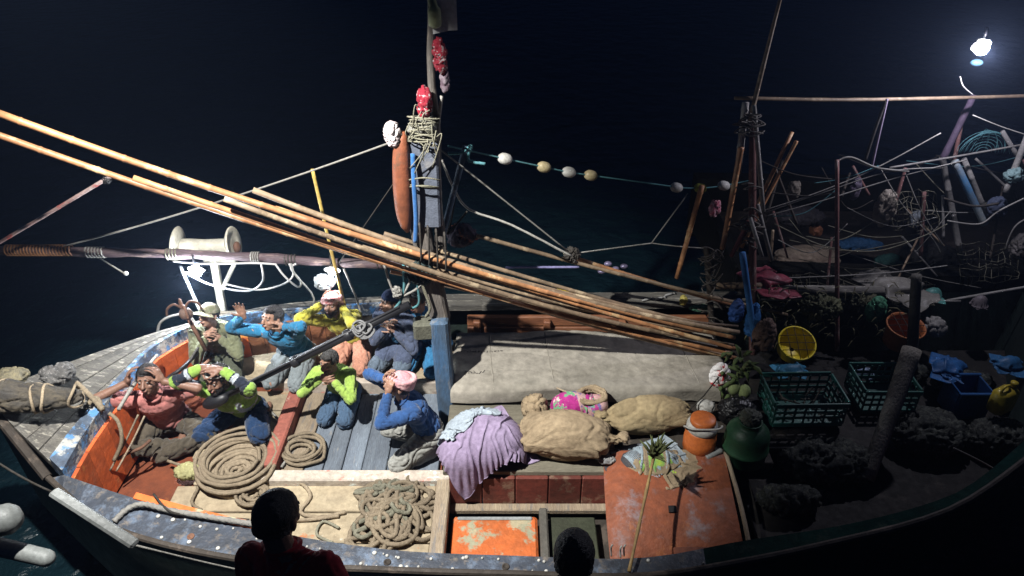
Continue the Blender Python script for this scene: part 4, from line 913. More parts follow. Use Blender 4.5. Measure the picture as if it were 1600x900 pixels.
figs['hivis'] = person('bearded man in black and lime hi-vis jacket, hands on his head', at(362, 700, .0), -4, 1.05, skin_b, c_hv, c_dknavy,
    [dict(w=('h', -.085, .03, .11), d=('h', 1, .2, .15), n=('h', 0, -.2, -1), p=(-1, -.2, -.7), c=.3), dict(w=('h', .085, .03, .12), d=('h', -1, .3, .15), n=('h', 0, -.2, -1), p=(1, -.2, -.7), c=.3)],
    look=(-12, 4), lean=30, hz=.15, head='long', extra=XL2, beard=True, vest=(dkband, refl), seed=9)
for k, P_ in figs.items(): rep(k, P_)
# headband of the hi-vis man
t_, i_ = figs['hivis']; o = MB(); o.tube([i_['H'](.087 * math.cos(a), -.015 + .104 * math.sin(a), .052 + .012 * math.sin(a)) for a in [k * math.pi / 8 for k in range(17)]], .008, 6); o.build2('headband', white_pl, t_)
# two people on the ship, backs to the photographer, unlit
c_blk = cloth('black_jacket', (.01, .01, .012)); c_red = cloth('dark_red_vest', (.45, .02, .03))
def onlooker(label, u, v, dist, yaw, top, low, tilt_, hair_=hair_m):
    hp_ = V((0, 0, H)) + (at(u, v, y=dist) - V((0, 0, H)))
    return person(label, V((hp_.x + math.sin(math.radians(tilt_)) * .6, hp_.y, hp_.z - 1.555)), yaw, 1.0, skin_b, top, low,
        [dict(w=(-.20, -.12, .80), n=(0, 0, -1), p=(-.2, .6, 0)), dict(w=(.20, -.12, .80), n=(0, 0, -1), p=(.2, .6, 0))], look=(0, -12, 0), lean=4, hz=.92, legs=False, head='short', group='onlookers at the rail of the ship', seed=11, side=tilt_, hairmat=hair_)
onlooker('silhouetted onlooker in dark red vest, seen from behind at the bottom edge', 402, 828, 1.85, 162, c_red, c_blk, 13)
onlooker('silhouetted onlooker whose head top alone shows, right of the orange hatch', 897, 882, 1.9, 175, c_blk, c_blk, 0)

# ------------------------------------------------------------------ ropes on deck
def coil(name, c, r0, r1, turns, layers, label, rr=.017, mat=rope_m, sq=.9, seed=0, tail=None):
    pts = []; rnd = random.Random(seed)
    for L in range(layers):
        n_ = turns * 14
        for k in range(n_):
            t = k / n_; t2 = t if L % 2 == 0 else 1 - t
            R0 = r0 + (r1 - r0) * t2; a = 2 * math.pi * k / 14 + L * .4
            q = noise.noise(V((a * .35, L * 3.1, seed))) * .05 + noise.noise(V((a * 1.1, L * 5.1, seed + 4))) * .018
            pts.append(V(c) + V((math.cos(a) * (R0 + q), math.sin(a) * (R0 + q) * sq, rr * .9 + L * rr * 1.35 + .012 * noise.noise(V((a, L, 7 + seed))))))
    if tail: pts += [V(q) for q in tail]
    pts = cr(pts, 3)
    return rope(name, pts, rr, mat, label, 'rope', n=9, twist=170, lobe=.16)
coil('rope_coil', at(372, 738, .012), .04, .29, 7, 2, 'large neat round coil of tan rope on the bow deck', seed=1, sq=1.0)
coil('rope_coil', at(368, 722, .07), .20, .36, 3, 2, 'loose outer turns of rope lying round the large coil', seed=5, sq=1.0)
coil('rope_coil', at(397, 775, .02), .05, .13, 3, 2, 'small flat coil of rope just below the large one', seed=3, rr=.014)
coil('rope_coil', at(472, 705, .02), .08, .20, 3, 2, 'medium coil of rope left of the plank hatch, over the red beam', seed=4, rr=.015)
def tangle(name, c, rx, ry, n_, label, seed, rr=.018, mat=rope_m, hgt=.13, links=()):
    rnd = random.Random(seed); pts = []; c = V(c)
    for i in range(n_):
        a0 = rnd.uniform(0, 6.28); ox, oy = rnd.gauss(0, .38) * rx, rnd.gauss(0, .38) * ry
        lr = rnd.uniform(.16, .55) * min(rx, ry); el = rnd.uniform(.45, 1.); rot = rnd.uniform(0, 3.14); turns = rnd.choice((.6, .8, 1.1, 1.4))
        for k in range(int(turns * 8)):
            a = a0 + k * .785; x = math.cos(a) * lr; y = math.sin(a) * lr * el
            X = ox + x * math.cos(rot) - y * math.sin(rot); Y = oy + x * math.sin(rot) + y * math.cos(rot)
            d = math.sqrt((X / rx) ** 2 + (Y / ry) ** 2)
            if d > 1: X /= d; Y /= d; d = 1
            top_ = hgt * (1 - d * d) * (i / n_) + rr
            pts.append(c + V((X, Y, top_ + rnd.uniform(-.006, .012))))
    return rope(name, cr(pts, 5), rr, mat, label, 'rope', n=9, twist=170, lobe=.16)
tangle('rope_heap', at(612, 805, .0), .36, .40, 46, 'big tangled heap of tan rope behind the near gunwale', 21)
tangle('rope_heap', at(606, 800, .03), .33, .30, 16, 'green grey rope tangled into the top of the heap', 33, mat=rope_g, hgt=.12, rr=.017)
rope('rope', cr([at(u, v, .02) for u, v in ((540, 800), (500, 808), (470, 800), (485, 775), (470, 755), (440, 748), (415, 760), (405, 800), (430, 812), (480, 812), (530, 806))], 8), .015, rope_m, 'tan rope lead looping left from the heap toward the bow', twist=170, lobe=.16, n=8)
rope('rope', cr([at(u, v, .02) for u, v in ((530, 825), (505, 815), (495, 835), (520, 848))], 8), .011, rope_g, 'thin rope bight just left of the heap', twist=170, lobe=.16, n=8)
rope('rope', cr([at(u, v, z) for u, v, z in ((178, 815, .53), (200, 795, .54), (225, 788, .56), (262, 797, .545), (310, 805, .545), (352, 812, .54), (400, 820, .53), (450, 830, .53))], 8), .02, rope_w, 'thick pale rope lying along the near gunwale at the bow', twist=140, lobe=.2, n=9)
rope('rope', cr([at(u, v, z) for u, v, z in ((240, 772, .56), (268, 800, .56), (320, 806, .50), (390, 812, .4))], 8), .008, rope_d, 'thin dark line along the orange strip of the gunwale')
rope('rope', cr([at(u, v, .03) for u, v in ((420, 640), (445, 668), (452, 705), (440, 730))], 8), .012, rope_w, 'pale rope running down beside the red cross beam', twist=170, lobe=.16)
rope('rope', cr([at(u, v, z) for u, v, z in ((262, 720, .05), (290, 728, .05), (318, 722, .05), (310, 760, .03), (300, 785, .03), (315, 797, .03))], 8), .013, rope_m, 'rope end winding down from the pale yellow bundle', twist=170, lobe=.16)
blob('cloth_knot', at(296, 742, .02), (.12, .08, .06), M('pale_yellow_cloth', (.45, .43, .20), (.33, .31, .15), s=7, bump=.4), 'pale yellow knotted cloth bundle left of the rope coil', 'cloth', 3, .025, (14, 14, 14))
rope('rope', cr([at(u, v, z) for u, v, z in ((245, 555, .66), (210, 600, .7), (185, 640, .7), (200, 560, .8), (215, 548, .72))][:3], 8), .016, rope_w, 'white rope lying across the blue coaming of the bow', twist=170, lobe=.16)
rope('rope', cr([at(u, v, z) for u, v, z in ((120, 598, .82), (135, 612, .8), (150, 628, .75), (160, 640, .72), (150, 622, .74), (138, 632, .74))], 8), .02, rope_m, 'tan rope tying the net bundle to the bow coaming', twist=170, lobe=.16)
# branches, hoses and the grapnel beside the capped man
for l_, r_, mt, lb in (([(315, 545, .5), (285, 575, .55), (262, 592, .5), (245, 620, .45)], .018, black_st, 'black hose running down over the orange bow boards'),
                       ([(330, 560, .45), (290, 592, .45), (265, 598, .42), (232, 602, .4)], .015, rust, 'brown branch lying across the bow beside the black hose'),
                       ([(322, 575, .4), (285, 600, .4), (255, 612, .35), (240, 628, .33)], .013, rope_d, 'dark branch lying lower across the orange boards'),
                       ([(312, 540, .55), (300, 558, .55), (275, 600, .5)], .012, rope_d, 'short dark stick crossing the black hose'),
                       ([(170, 645, .68), (185, 660, .6), (190, 690, .45), (178, 720, .3)], .016, rope_m, 'tan curved hoop standing against the orange bow boards'),
                       ([(183, 718, .28), (200, 708, .3), (220, 700, .3), (235, 688, .3)], .014, rust, 'brown stick crossing the foot of the tan hoop'),
                       ([(172, 735, .2), (196, 690, .4), (216, 648, .6)], .008, tan_plank, 'left of two thin slats leaning on the orange bow boards'),
                       ([(182, 736, .2), (206, 692, .4), (226, 650, .6)], .008, tan_plank, 'right of two thin slats leaning on the orange bow boards')):
    rope('stick' if 'stick' in lb or 'branch' in lb or 'slat' in lb else 'hose', cr([at(*q) for q in l_], 6), r_, mt, lb, 'hose' if 'hose' in lb else ('hoop' if 'hoop' in lb else 'stick'))
g0, g1 = at(322, 548, .62), at(287, 484, 1.0)
gr = thing('grapnel', 'rusty grapnel anchor standing up left of the capped man', 'anchor', g0)
MB().tube([g0, g1], .018, 8).build('shank', rust, gr, smooth=True)
MB().ell(g0.lerp(g1, .9), (.06, .05, .06)).build('stone_weight', M('brown_stone', (.2, .13, .1), s=8, bump=.8), gr, smooth=True)
for k in range(4):
    a = k * 1.57 + .5; e = V((math.cos(a) * .13, math.sin(a) * .10, .02))
    MB().tube(cr([g1, g1 + e * .5 + V((0, 0, .06)), g1 + e + V((0, 0, .02)), g1 + e * 1.15 - V((0, 0, .05))], 5), .011, 6).build('fluke', rust, gr, smooth=True)
rope('hoop', cr([at(u, v, y=5.9) for u, v in ((246, 524), (250, 505), (268, 494), (292, 492), (305, 505))], 6), .014, rope_w, 'pale pipe hoop sticking up over the far bow edge', 'hoop')
pole('pole', at(282, 415, y=6.0), at(322, 500, y=5.8), .016, .016, grey_st, 'thin grey strut from the glaring lamp down to the bow', 'strut', nodes_=False)
# net bundle and rolled canvas on the bow tip
bd = thing('rolled_canvas', 'rolled grey brown canvas lashed along the bow tip at the left edge', 'canvas roll', at(60, 640, .9))
ro = MB(); pa = cr([at(u, v, z) for u, v, z in ((-60, 612, 1.0), (0, 618, .98), (45, 622, .96), (90, 622, .93), (128, 618, .9))], 6)
ro.tube(resample(pa, 14), [.10, .12, .13, .12, .12, .13, .12, .11, .11, .10, .09, .08, .06, .04], 16)
rl = link('canvas', remesh(ro, .012, 2, folds(.02, (6, 12, 12), 3)), M('brown_grey_canvas', (.16, .13, .085), (.08, .075, .07), (.05, .045, .04), s=2, bump=.8, st=(1, 5, 5)), None); rl.parent = bd; rl.location = -bd.location
for j in range(5):
    t = (.1, .3, .62, .68, .92)[j]; c = pa[int(t * (len(pa) - 1))]; o = MB(); o.tube([c + V((.02 * math.sin(a * 2 + j), math.cos(a) * .13 * (1 - .4 * t * t), math.sin(a) * .13 * (1 - .4 * t * t))) for a in [k * math.pi / 8 for k in range(17)]], .011, 6)
    ob = o.mesh('lashing', True); q = link('lashing', ob, rope_m, bd); q.location = -bd.location
blob('net_bundle', at(92, 592, .86), (.13, .11, .07), M('grey_fishing_net', (.20, .19, .18), (.1, .1, .1), (.3, .29, .28), s=20, bump=1., bs=120), 'grey fishing net bundle tied on top of the rolled canvas', 'net', 14, .035, (14, 14, 14), vox=.012)
blob('net_bundle', at(20, 596, .98), (.12, .1, .06), M('yellow_brown_net', (.28, .24, .14), (.12, .11, .08), s=20, bump=1., bs=120), 'yellowish net bundle at the extreme left edge', 'net', 15, .03, (14, 14, 14), vox=.012)

# ------------------------------------------------------------------ cargo on shelf and roof
def sack(name, c, L, W, Hh_, rot, label, seed, mat=jute, ties=(1, 0), group=None, tl=0., parent=None):
    mb = MB(); mb.ell((0, 0, 0), (L * .42, W * .44, Hh_ * .5), None, 26); mb.box((0, 0, -.0), (L * .80, W * .86, Hh_ * .50), bev=.07)
    for s_, on in zip((-1, 1), ties):
        if on: mb.cap((s_ * L * .40, 0, 0), (s_ * L * .50, 0, .02), .05, .035, 10); mb.ell((s_ * L * .53, 0, .02), (.03, .055, .04), None, 12)
    def dsp(p, n_):
        e = min(1, abs(p.x) / (L * .45)) ** 3; a = math.atan2(p.z, p.y)
        return .010 * e * math.sin(a * 11 + seed) + folds(.022, (4, 6, 6), seed)(p, n_) * (.45 + e)
    me = remesh(mb, .012, 5, dsp, .6)
    for vx in me.vertices:
        if vx.co.z < -Hh_ * .36: vx.co.z = -Hh_ * .36 + (vx.co.z + Hh_ * .36) * .15
    o = link(name, me, mat, parent); o.location = V(c) + V((0, 0, Hh_ * .38)); o.rotation_euler = (0, tl, rot); 
    if parent is None: tag(o, label, 'sack', group)
    return o
gS = 'jute sacks piled in front of the canvas roof'
s1 = sack('jute_sack', at(880, 702, .27), .90, .45, .42, -.12, 'large jute sack lying below the pink floral cloth, nearest the camera', 1, group=gS, ties=(1, 1))
s2_ = sack('jute_sack', at(1012, 666, .29), .84, .36, .34, .12, 'long jute sack reaching right to the orange water jug', 2, mat=M('yellow_jute', (.44, .35, .20), (.34, .26, .15), s=3, rough=.95, bump=1., bs=150, spec=.05), group=gS, ties=(1, 0))
blob('jute_sack', at(835, 650, .3), (.10, .12, .12), jute, 'gathered open mouth of a jute sack standing left of the large one', 'sack', 4, .05, (14, 14, 5))
pr = M('lilac_blanket', (.36, .29, .42), (.30, .235, .35), s=3, rough=.95, bump=.4, bs=90, spec=.05, grime=.2, rnd=.02)
shelf_c = lambda: B3((.15, 4.58, -.2), (1.4, .78, .94))
roof_c = lambda: B3(((rx0 + rx1) / 2, (ry0 + ry1) / 2, 0), (rx1 - rx0, ry1 - ry0, rz * 2 + .02))
bc = at(752, 698, .3)
drape_sim('blanket', bc, (.84, .80), .5, [shelf_c(), E3(bc + V((.03, -.04, .08)), (.31, .24, .25)), E3(bc + V((-.14, -.15, .05)), (.18, .15, .17)), E3(bc + V((.2, -.13, .03)), (.15, .13, .13))], pr, 'lilac blanket heaped over a bundle at the left end of the shelf', 'blanket', n=96, seed=3, shrink=-.36, z=.42, crumple=.12, grip=.85)
gc_ = bc + V((-.13, .05, .22))
drape_sim('cloth', gc_, (.5, .34), .62, [E3(bc + V((.03, -.04, .08)), (.33, .26, .27)), E3(bc + V((-.14, -.13, .06)), (.22, .18, .19)), shelf_c()], M('grey_blue_cloth', (.33, .38, .42), (.26, .30, .34), s=5, rough=.95, bump=.3, grime=.15), 'grey blue cloth crumpled on the left of the lilac blanket', 'cloth', n=60, seed=8, shrink=-.5, z=.2, crumple=.14, grip=.9)
floral = M('magenta_floral_cloth', (.42, .03, .22), (.35, .02, .18), (.12, .32, .16), s=5, cs=9, rough=.9, bump=.3, c4=(.6, .42, .4), chip=(.54, .57), grime=.1)
fc = at(893, 632, .42)
fb_ = lambda: [E3(fc + V((0, 0, .0)), (.17, .10, .11)), E3(fc + V((.2, -.02, .02)), (.10, .09, .07)), shelf_c(), roof_c()]
drape_sim('floral_cloth', fc, (.42, .34), .1, fb_(), floral, 'magenta floral cloth with green leaves tucked above the large sack', 'cloth', n=52, seed=4, shrink=-.45, z=.15, crumple=.12)
drape_sim('floral_cloth', fc + V((.22, -.03, 0)), (.28, .28), .5, fb_(), M('pink_print_cloth', (.55, .20, .20), (.5, .35, .33), (.12, .10, .25), s=9, cs=14, rough=.9, bump=.3, chip=(.55, .58)), 'pink print cloth crumpled right of the magenta one', 'cloth', n=44, seed=14, shrink=-.45, z=.15, crumple=.12)
blob('floral_cloth', at(935, 700, .34), (.05, .08, .07), M('red_pink_print', (.55, .12, .14), (.5, .3, .28), s=16, bump=.3), 'small red and pink cloth poking out between the two sacks', 'cloth', 13, .02, (14, 14, 14), vox=.01)
coil('jute_ring', at(925, 622, .46), .09, .12, 2, 2, 'twisted jute ring lying on the canvas roof by the cloths', rr=.018, mat=jute, seed=8)
rope('rope', cr([at(u, v, .475) for u, v in ((870, 606), (885, 612), (900, 612), (912, 606))], 6), .008, rope_m, 'short brown twig of rope left of the jute ring on the roof')
hc_ = at(1015, 725, .3)
hb = lambda: [E3(hc_ + V((0, 0, 0)), (.24, .13, .12)), E3((1.3, 4.34, -.15), (.9, .98, .5)), B3((1.5, 4.58, -.2), (1.3, .78, .96)), shelf_c()]
drape_sim('open_sack', hc_ + V((.03, -.10, 0)), (.62, .34), .05, hb(), jute, 'rumpled jute sacking spread over the top of the orange housing', 'sack', n=64, seed=24, shrink=-.4, z=.2, crumple=.10)
drape_sim('clothes_heap', hc_ + V((.04, .03, .05)), (.42, .34), .4, hb(), M('blue_white_clothes', (.34, .40, .44), (.26, .32, .36), (.04, .05, .06), s=4, cs=5, rough=.9, bump=.4, chip=(.56, .6)), 'pale blue grey shirt crumpled on the clothes heap', 'clothes', n=56, seed=31, shrink=-.45, z=.155, crumple=.12)
drape_sim('clothes_heap', hc_ + V((-.19, .02, .02)), (.32, .32), .2, hb(), M('black_clothes', (.035, .033, .045), (.05, .05, .055), s=6, bump=.3), 'black clothes at the left of the clothes heap', 'clothes', n=44, seed=12, shrink=-.45, z=.152, crumple=.12)
drape_sim('green_cloth', hc_ + V((.02, -.10, .02)), (.26, .14), .15, hb(), M('green_yellow_cloth', (.12, .35, .15), (.45, .6, .05), s=12, bump=.3), 'green and yellow cloth at the front of the clothes heap', 'cloth', n=40, seed=18, shrink=-.3, z=.18, crumple=.08)
blob('shoe', at(948, 722, .3), (.07, .04, .035), M('white_shoe', (.5, .48, .45), (.2, .2, .2), s=14, bump=.3), 'pale shoe lying at the right foot of the large sack', 'shoe', 3, .015, (20, 20, 20), vox=.007)
# water jug
jc = at(1090, 705, .28)
jg = thing('water_jug', 'orange and white insulated water jug at the end of the sacks', 'water jug', jc)
def lz(name, prof, mat, par, c=jc, n=28, **k): return MB().lathe(c, prof, n).build(name, mat, par, smooth=True, **k)
jo = M('orange_jug_plastic', (.62, .17, .04), (.52, .13, .03), s=4, rough=.45, bump=.1, grime=.3)
jb = lz('body', [(.10, 0), (.118, .012), (.125, .05), (.125, .055), (.13, .06), (.13, .16), (.125, .165), (.125, .24), (.115, .252)], jo, jg)
lz('shoulder', [(.117, .25), (.125, .262), (.12, .30), (.10, .315), (.07, .318)], white_pl, jg)
ld = lz('lid', [(.098, .312), (.102, .322), (.10, .35), (.09, .36), (.03, .362)], jo, jg)
MB().tube([jc + V((.01, -.125, .05)), jc + V((.01, -.16, .045)), jc + V((.01, -.165, .02))], .012, 8).build('tap', white_pl, jg, smooth=True)
MB().tube(cr([jc + V((-.125, 0, .25)), jc + V((-.15, -.03, .3)), jc + V((-.09, -.1, .33)), jc + V((.09, -.1, .33)), jc + V((.15, -.03, .3)), jc + V((.125, 0, .25))], 6), .008, 6).build('handle', white_pl, jg, smooth=True)
gc = at(1160, 715, .27)
gb = thing('green_drum', 'dark green plastic drum with an open ragged top right of the water jug', 'drum', gc)
gm = M('dark_green_drum', (.03, .11, .05), (.02, .075, .035), s=3, rough=.45, bump=.2)
lz('body', [(.15, 0), (.17, .02), (.175, .12), (.183, .125), (.183, .145), (.175, .15), (.172, .26), (.16, .3), (.10, .345), (.085, .35), (.085, .39), (.095, .395), (.078, .395), (.075, .35)], gm, gb, c=gc, label='')
blob('fish_bag', gc + V((0, .02, .37)), (.08, .08, .06), M('dim_grey_green_bag', (.12, .13, .1), s=10, bump=.6), 'grumpy grey bag stuffed in the mouth of the green drum'.replace('grumpy', 'crumpled'), 'bag', 5, .03, (16, 16, 16), vox=.01)
MB()
pole('pipe', at(1104, 716, .34), at(1128, 704, .37), .022, .022, grey_st, 'stub of grey pipe lying between jug and drum', 'pipe', nodes_=False)
# broom
b0, b1 = at(1022, 712, .72), at(983, 893, .55)
br = thing('broom', 'bamboo handled broom with green leafy head standing against the orange housing', 'broom', b1)
pts = [b0.lerp(b1, i / 9) for i in range(10)]
MB().tube(pts, [.010 if i % 3 else .013 for i in range(10)], 10).build('handle', M('tan_broom_bamboo', (.40, .27, .11), (.28, .18, .08), s=3, bump=.3, rough=.5), br, smooth=True)
o = MB()
for j in range(34):
    a = b0 + V((random.uniform(-.02, .02), random.uniform(-.02, .02), 0)); d = V((random.gauss(.03, .07), random.gauss(0, .05), random.uniform(.05, .17)))
    o.tube([a, a + d * .5 + V((0, 0, .01)), a + d], [.009, .012, .003], 5)
o.build('bristle_head', M('dull_green_leaves', (.11, .13, .04), (.07, .08, .03), s=12, bump=.5), br, smooth=True)
# red white bag, coconuts, black bundle
blob('rice_bag', at(1122, 600, .46), (.09, .06, .13), M('red_white_bag_plastic', (.55, .03, .04), (.5, .03, .04), (.6, .58, .56), s=3, cs=4.2, rough=.45, bump=.2, chip=(.47, .49), grime=.1), 'red and white plastic bag at the right end of the canvas roof', 'bag', 6, .02, (9, 9, 9), vox=.01)
o = MB()
for j in range(40):
    a = at(1150, 580, .62) + V((random.uniform(-.12, .12), random.uniform(-.1, .1), random.uniform(-.2, .2))); d = V((random.uniform(-.08, .08), random.uniform(-.1, .02), random.uniform(-.12, .12)))
    o.tube([a, a + d * .5 + V((0, -.01, .02)), a + d], [.012, .022, .004], 5)
single('leaf_bundle', o, M('green_banana_leaves', (.13, .20, .05), (.08, .12, .04), (.2, .2, .08), s=9, bump=.5), 'bundle of green leaves hanging where the bamboo bundle ends', 'leaves', smooth=True, kind='stuff')
for u, v, z, lb in ((1147, 606, .5, 'pale green coconut under the leaf bundle, left one'), (1163, 612, .48, 'pale green coconut under the leaf bundle, right one')):
    o = MB(); o.ell(at(u, v, z), (.055, .055, .07)); single('coconut', o, M('green_husk', (.22, .27, .11), (.16, .2, .08), s=6, bump=.3), lb, 'coconut', smooth=True)
blob('black_bag', at(1148, 655, .34), (.16, .13, .12), M('black_plastic_bag', (.012, .012, .013), s=5, rough=.35, bump=.3), 'black plastic bag slumped between roof, crate and drum', 'bag', 19, .035, (10, 10, 10))
blob('white_bag', at(1102, 640, .4), (.08, .06, .05), white_pl, 'small white bag behind the orange water jug', 'bag', 22, .025, (14, 14, 14), vox=.01)
rope('rope', [at(1142, 565, .62), at(1100, 618, .52), at(1062, 655, .45)], .006, rope_d, 'thin black line slanting from the leaf bundle across the roof corner')

# ------------------------------------------------------------------ crates and baskets on the stern deck
def crate(c, L, W, Ht, rot, mat, label, group='plastic fish crates on the stern deck'):
    t = thing('fish_crate', label, 'crate', c, group); R = Matrix.Rotation(rot, 3, 'Z'); c = V(c)
    for k, z in enumerate((.012, Ht * .38, Ht * .62, Ht - .015)):
        hh = .045 if k in (0, 3) else .03; ex = .012 if k == 3 else 0
        for sx, sy, w_, d_ in ((0, -1, L + 2 * ex, .018), (0, 1, L + 2 * ex, .018), (-1, 0, .018, W - .02), (1, 0, .018, W - .02)):
            MB().box(c + R @ V((sx * (L / 2 + ex), sy * (W / 2 + ex), z)), (w_, d_, hh), rot=rot, bev=.004).build('rail' if k < 3 else 'rim', mat, t)
    n_ = 7
    o = MB()
    for i in range(n_ + 1):
        for sy in (-1, 1): o.box(c + R @ V((-L / 2 + L * i / n_, sy * (W / 2 - .002), Ht / 2)), (.014, .012, Ht - .03), rot=rot)
    for i in range(1, 5):
        for sx in (-1, 1): o.box(c + R @ V((sx * (L / 2 - .002), -W / 2 + W * i / 5, Ht / 2)), (.012, .014, Ht - .03), rot=rot)
    o.build('ribs', mat, t)
    MB().box(c + V((0, 0, .008)), (L - .01, W - .01, .012), rot=rot).build('floor', mat, t)
    return t
cg = M('teal_green_crate', (.02, .11, .085), (.015, .08, .065), s=4, rough=.4, bump=.1)
crate(at(1248, 640, .27), .60, .40, .24, .02, cg, 'nearest teal green fish crate, empty looking, beside the black bag')
crate(at(1372, 622, .24), .46, .38, .24, .0, cg, 'second teal fish crate, half hidden right of the nearest one')
o = MB()
for j in range(30): a = at(1250, 640, .3) + V((random.uniform(-.25, .25), random.uniform(-.14, .14), random.uniform(0, .08))); o.tube([a, a + V((random.uniform(-.1, .1), random.uniform(-.1, .1), random.uniform(-.02, .08)))], .008, 5)
single('scrap_heap', o, M('dim_scraps', (.12, .10, .07), (.06, .06, .05), s=12), 'heap of sticks and scraps inside the nearest green crate', 'scraps')
def basket(c, r, h, mat, label, tiltx=.0, inner=None):
    t = thing('basket', label, 'basket', c); c = V(c); R = Matrix.Rotation(tiltx, 3, 'X'); ax = R @ V((0, 0, 1))
    MB().lathe(c, [(r * .8, 0), (r * .86, h * .3), (r * .95, h * .9), (r, h), (r * 1.05, h), (r * 1.05, h + .02), (r * .98, h + .02), (r * .93, h * .9), (r * .8, .03), (.02, .025)], 32, ax, cap=False).build('tub', mat, t, smooth=True)
    o = MB(); x, y, d = fr(ax)
    for k in (-.45, 0, .45):
        w_ = math.sqrt(1 - k * k) * r
        o.tube([c + d * (h + .02) + x * (k * r) + y * w_, c + d * (h + .026) + x * (k * r), c + d * (h + .02) + x * (k * r) - y * w_], .0035, 5)
        o.tube([c + d * (h + .024) + y * (k * r) + x * w_, c + d * (h + .03) + y * (k * r), c + d * (h + .024) + y * (k * r) - x * w_], .0035, 5)
    o.build('cord_net', rope_d, t, smooth=True); return t
basket(at(1236, 548, .30), .17, .16, M('yellow_tub_plastic', (.75, .60, .03), (.65, .5, .02), s=3, rough=.4, bump=.05, grime=.15), 'bright yellow round tub crossed by dark cords, tilted to the camera', .5)
basket(at(1402, 535, .35), .17, .22, M('orange_basket_plastic', (.35, .10, .03), (.25, .09, .03), s=3, rough=.5, bump=.2), 'orange round basket near the tall dark post', .2)
dim = dict(vox=.014)
blob('sack', at(1455, 520, .4), (.12, .1, .1), M('pale_grey_sack', (.26, .25, .23), s=5, bump=.5), 'pale grey sack right of the orange basket', 'sack', 31, .03, **dim)
for u, v, z, r_, c_, nm, lb, ct in (
    (1172, 520, .4, (.06, .08, .2), (.02, .14, .40), 'blue_cloth', 'bright blue cloth hanging at the foot of the stern rigging', 'cloth'),
    (1148, 500, .5, (.07, .06, .14), (.02, .08, .30), 'blue_cloth', 'dark blue cloth where the bamboo bundle ends', 'cloth'),
    (1235, 578, .3, (.12, .06, .04), (.05, .25, .42), 'blue_bag', 'crumpled blue bag under the yellow tub', 'bag'),
    (1350, 585, .3, (.08, .05, .04), (.25, .32, .45), 'blue_bag', 'small pale blue bag behind the second crate', 'bag'),
    (1480, 575, .35, (.16, .08, .05), (.03, .14, .38), 'blue_tarp', 'folded blue tarp far right beyond the crates', 'tarp'),
    (1575, 570, .4, (.12, .08, .06), (.03, .16, .36), 'blue_tarp', 'blue tarp at the right edge of the photo', 'tarp'),
    (1560, 640, .35, (.10, .09, .08), (.55, .42, .03), 'yellow_can', 'yellow plastic can near the right edge', 'can'),
    (1500, 640, .2, (.13, .10, .12), (.02, .10, .30), 'blue_bin', 'dark blue bin left of the yellow can', 'bin'),
    (1365, 500, .5, (.09, .07, .16), (.05, .18, .10), 'green_net', 'green net hanging left of the orange basket', 'net'),
    (1280, 492, .5, (.18, .12, .12), (.10, .105, .05), 'brush_heap', 'olive brush and weed heap behind the yellow tub', 'brushwood'),
    (1350, 480, .5, (.2, .12, .1), (.09, .09, .05), 'brush_heap', 'olive weed heap between the two vertical stern poles', 'brushwood'),
    (1190, 545, .4, (.1, .08, .2), (.13, .08, .06), 'brown_net', 'brown net hanging at the foot of the stern post', 'net'),
    (1200, 440, .75, (.22, .1, .05), (.22, .04, .06), 'red_cloth', 'dark red cloth draped behind the stern post', 'cloth'),
    (1455, 462, .6, (.09, .07, .06), (.08, .25, .22), 'teal_bag', 'teal bag on the far rail right of the tall post', 'bag'),
    (1530, 475, .6, (.07, .06, .07), (.2, .17, .18), 'grey_bag', 'small mauve grey bag on the far rail at right', 'bag'),
    (1400, 450, .7, (.25, .1, .05), (.16, .15, .13), 'grey_cloth', 'grey cloth spread over the far rail logs', 'cloth')):
    if nm in ('blue_bag', 'blue_tarp', 'red_cloth', 'grey_cloth', 'teal_bag', 'grey_bag'):
        p0_ = at(u, v, z); drape_sim(nm, p0_, (r_[0] * 2.6, r_[1] * 3.2), u * .3, [E3(p0_, (r_[0] * .8, r_[1] * .8, r_[2] * 1.3)), E3(p0_ + V((r_[0] * .6, .03, 0)), (r_[0] * .4, r_[1] * .5, r_[2])), B3(p0_ - V((0, 0, .35)), (3, 3, .66))], M(nm + '_m%d' % u, c_, tuple(q * .6 for q in c_), s=6, rough=.5, bump=.3), lb, ct, n=34, steps=110, shrink=-.5, z=.14, seed=u * .1, crumple=.14, thick=.004); continue
    if nm in ('yellow_can', 'blue_bin'): continue
    blob(nm, at(u, v, z), r_, M(nm + '_m%d' % u, c_, tuple(q * .6 for q in c_), s=6, rough=.7, bump=.6), lb, ct, u * .1, .03 if 'brush' not in nm else .07, (12, 12, 12) if 'brush' not in nm else (25, 25, 25), vox=.013)
netm = M('dark_cover_net', (.03, .035, .03), (.015, .017, .015), (.07, .075, .06), s=14, bump=1., bs=90, chip=(.5, .58))  # dark heaps added to cover deck that is only black there
for u, v, r_, lb in ((1290, 735, (.4, .22, .16), 'big dark net heap added to cover the stern deck below the nearest crate'), (1440, 690, (.35, .25, .17), 'dark net heap added at the foot of the barked log'), (1500, 610, (.3, .14, .12), 'dark net heap added behind the blue bin'),
                     (1410, 590, (.22, .12, .10), 'low dark net heap added between the crates and the blue tarp'), (1230, 790, (.25, .14, .10), 'low dark net heap added beside the orange housing'), (1560, 700, (.3, .2, .15), 'dark net heap added near the right edge of the stern')):
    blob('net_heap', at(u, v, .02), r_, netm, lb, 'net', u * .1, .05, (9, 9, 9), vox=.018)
yc = at(1560, 640, .3); t = thing('jerry_can', 'yellow plastic jerry can near the right edge', 'jerry can', yc); ym = M('yellow_can_plastic', (.50, .38, .03), (.4, .3, .03), s=4, rough=.4, bump=.1)
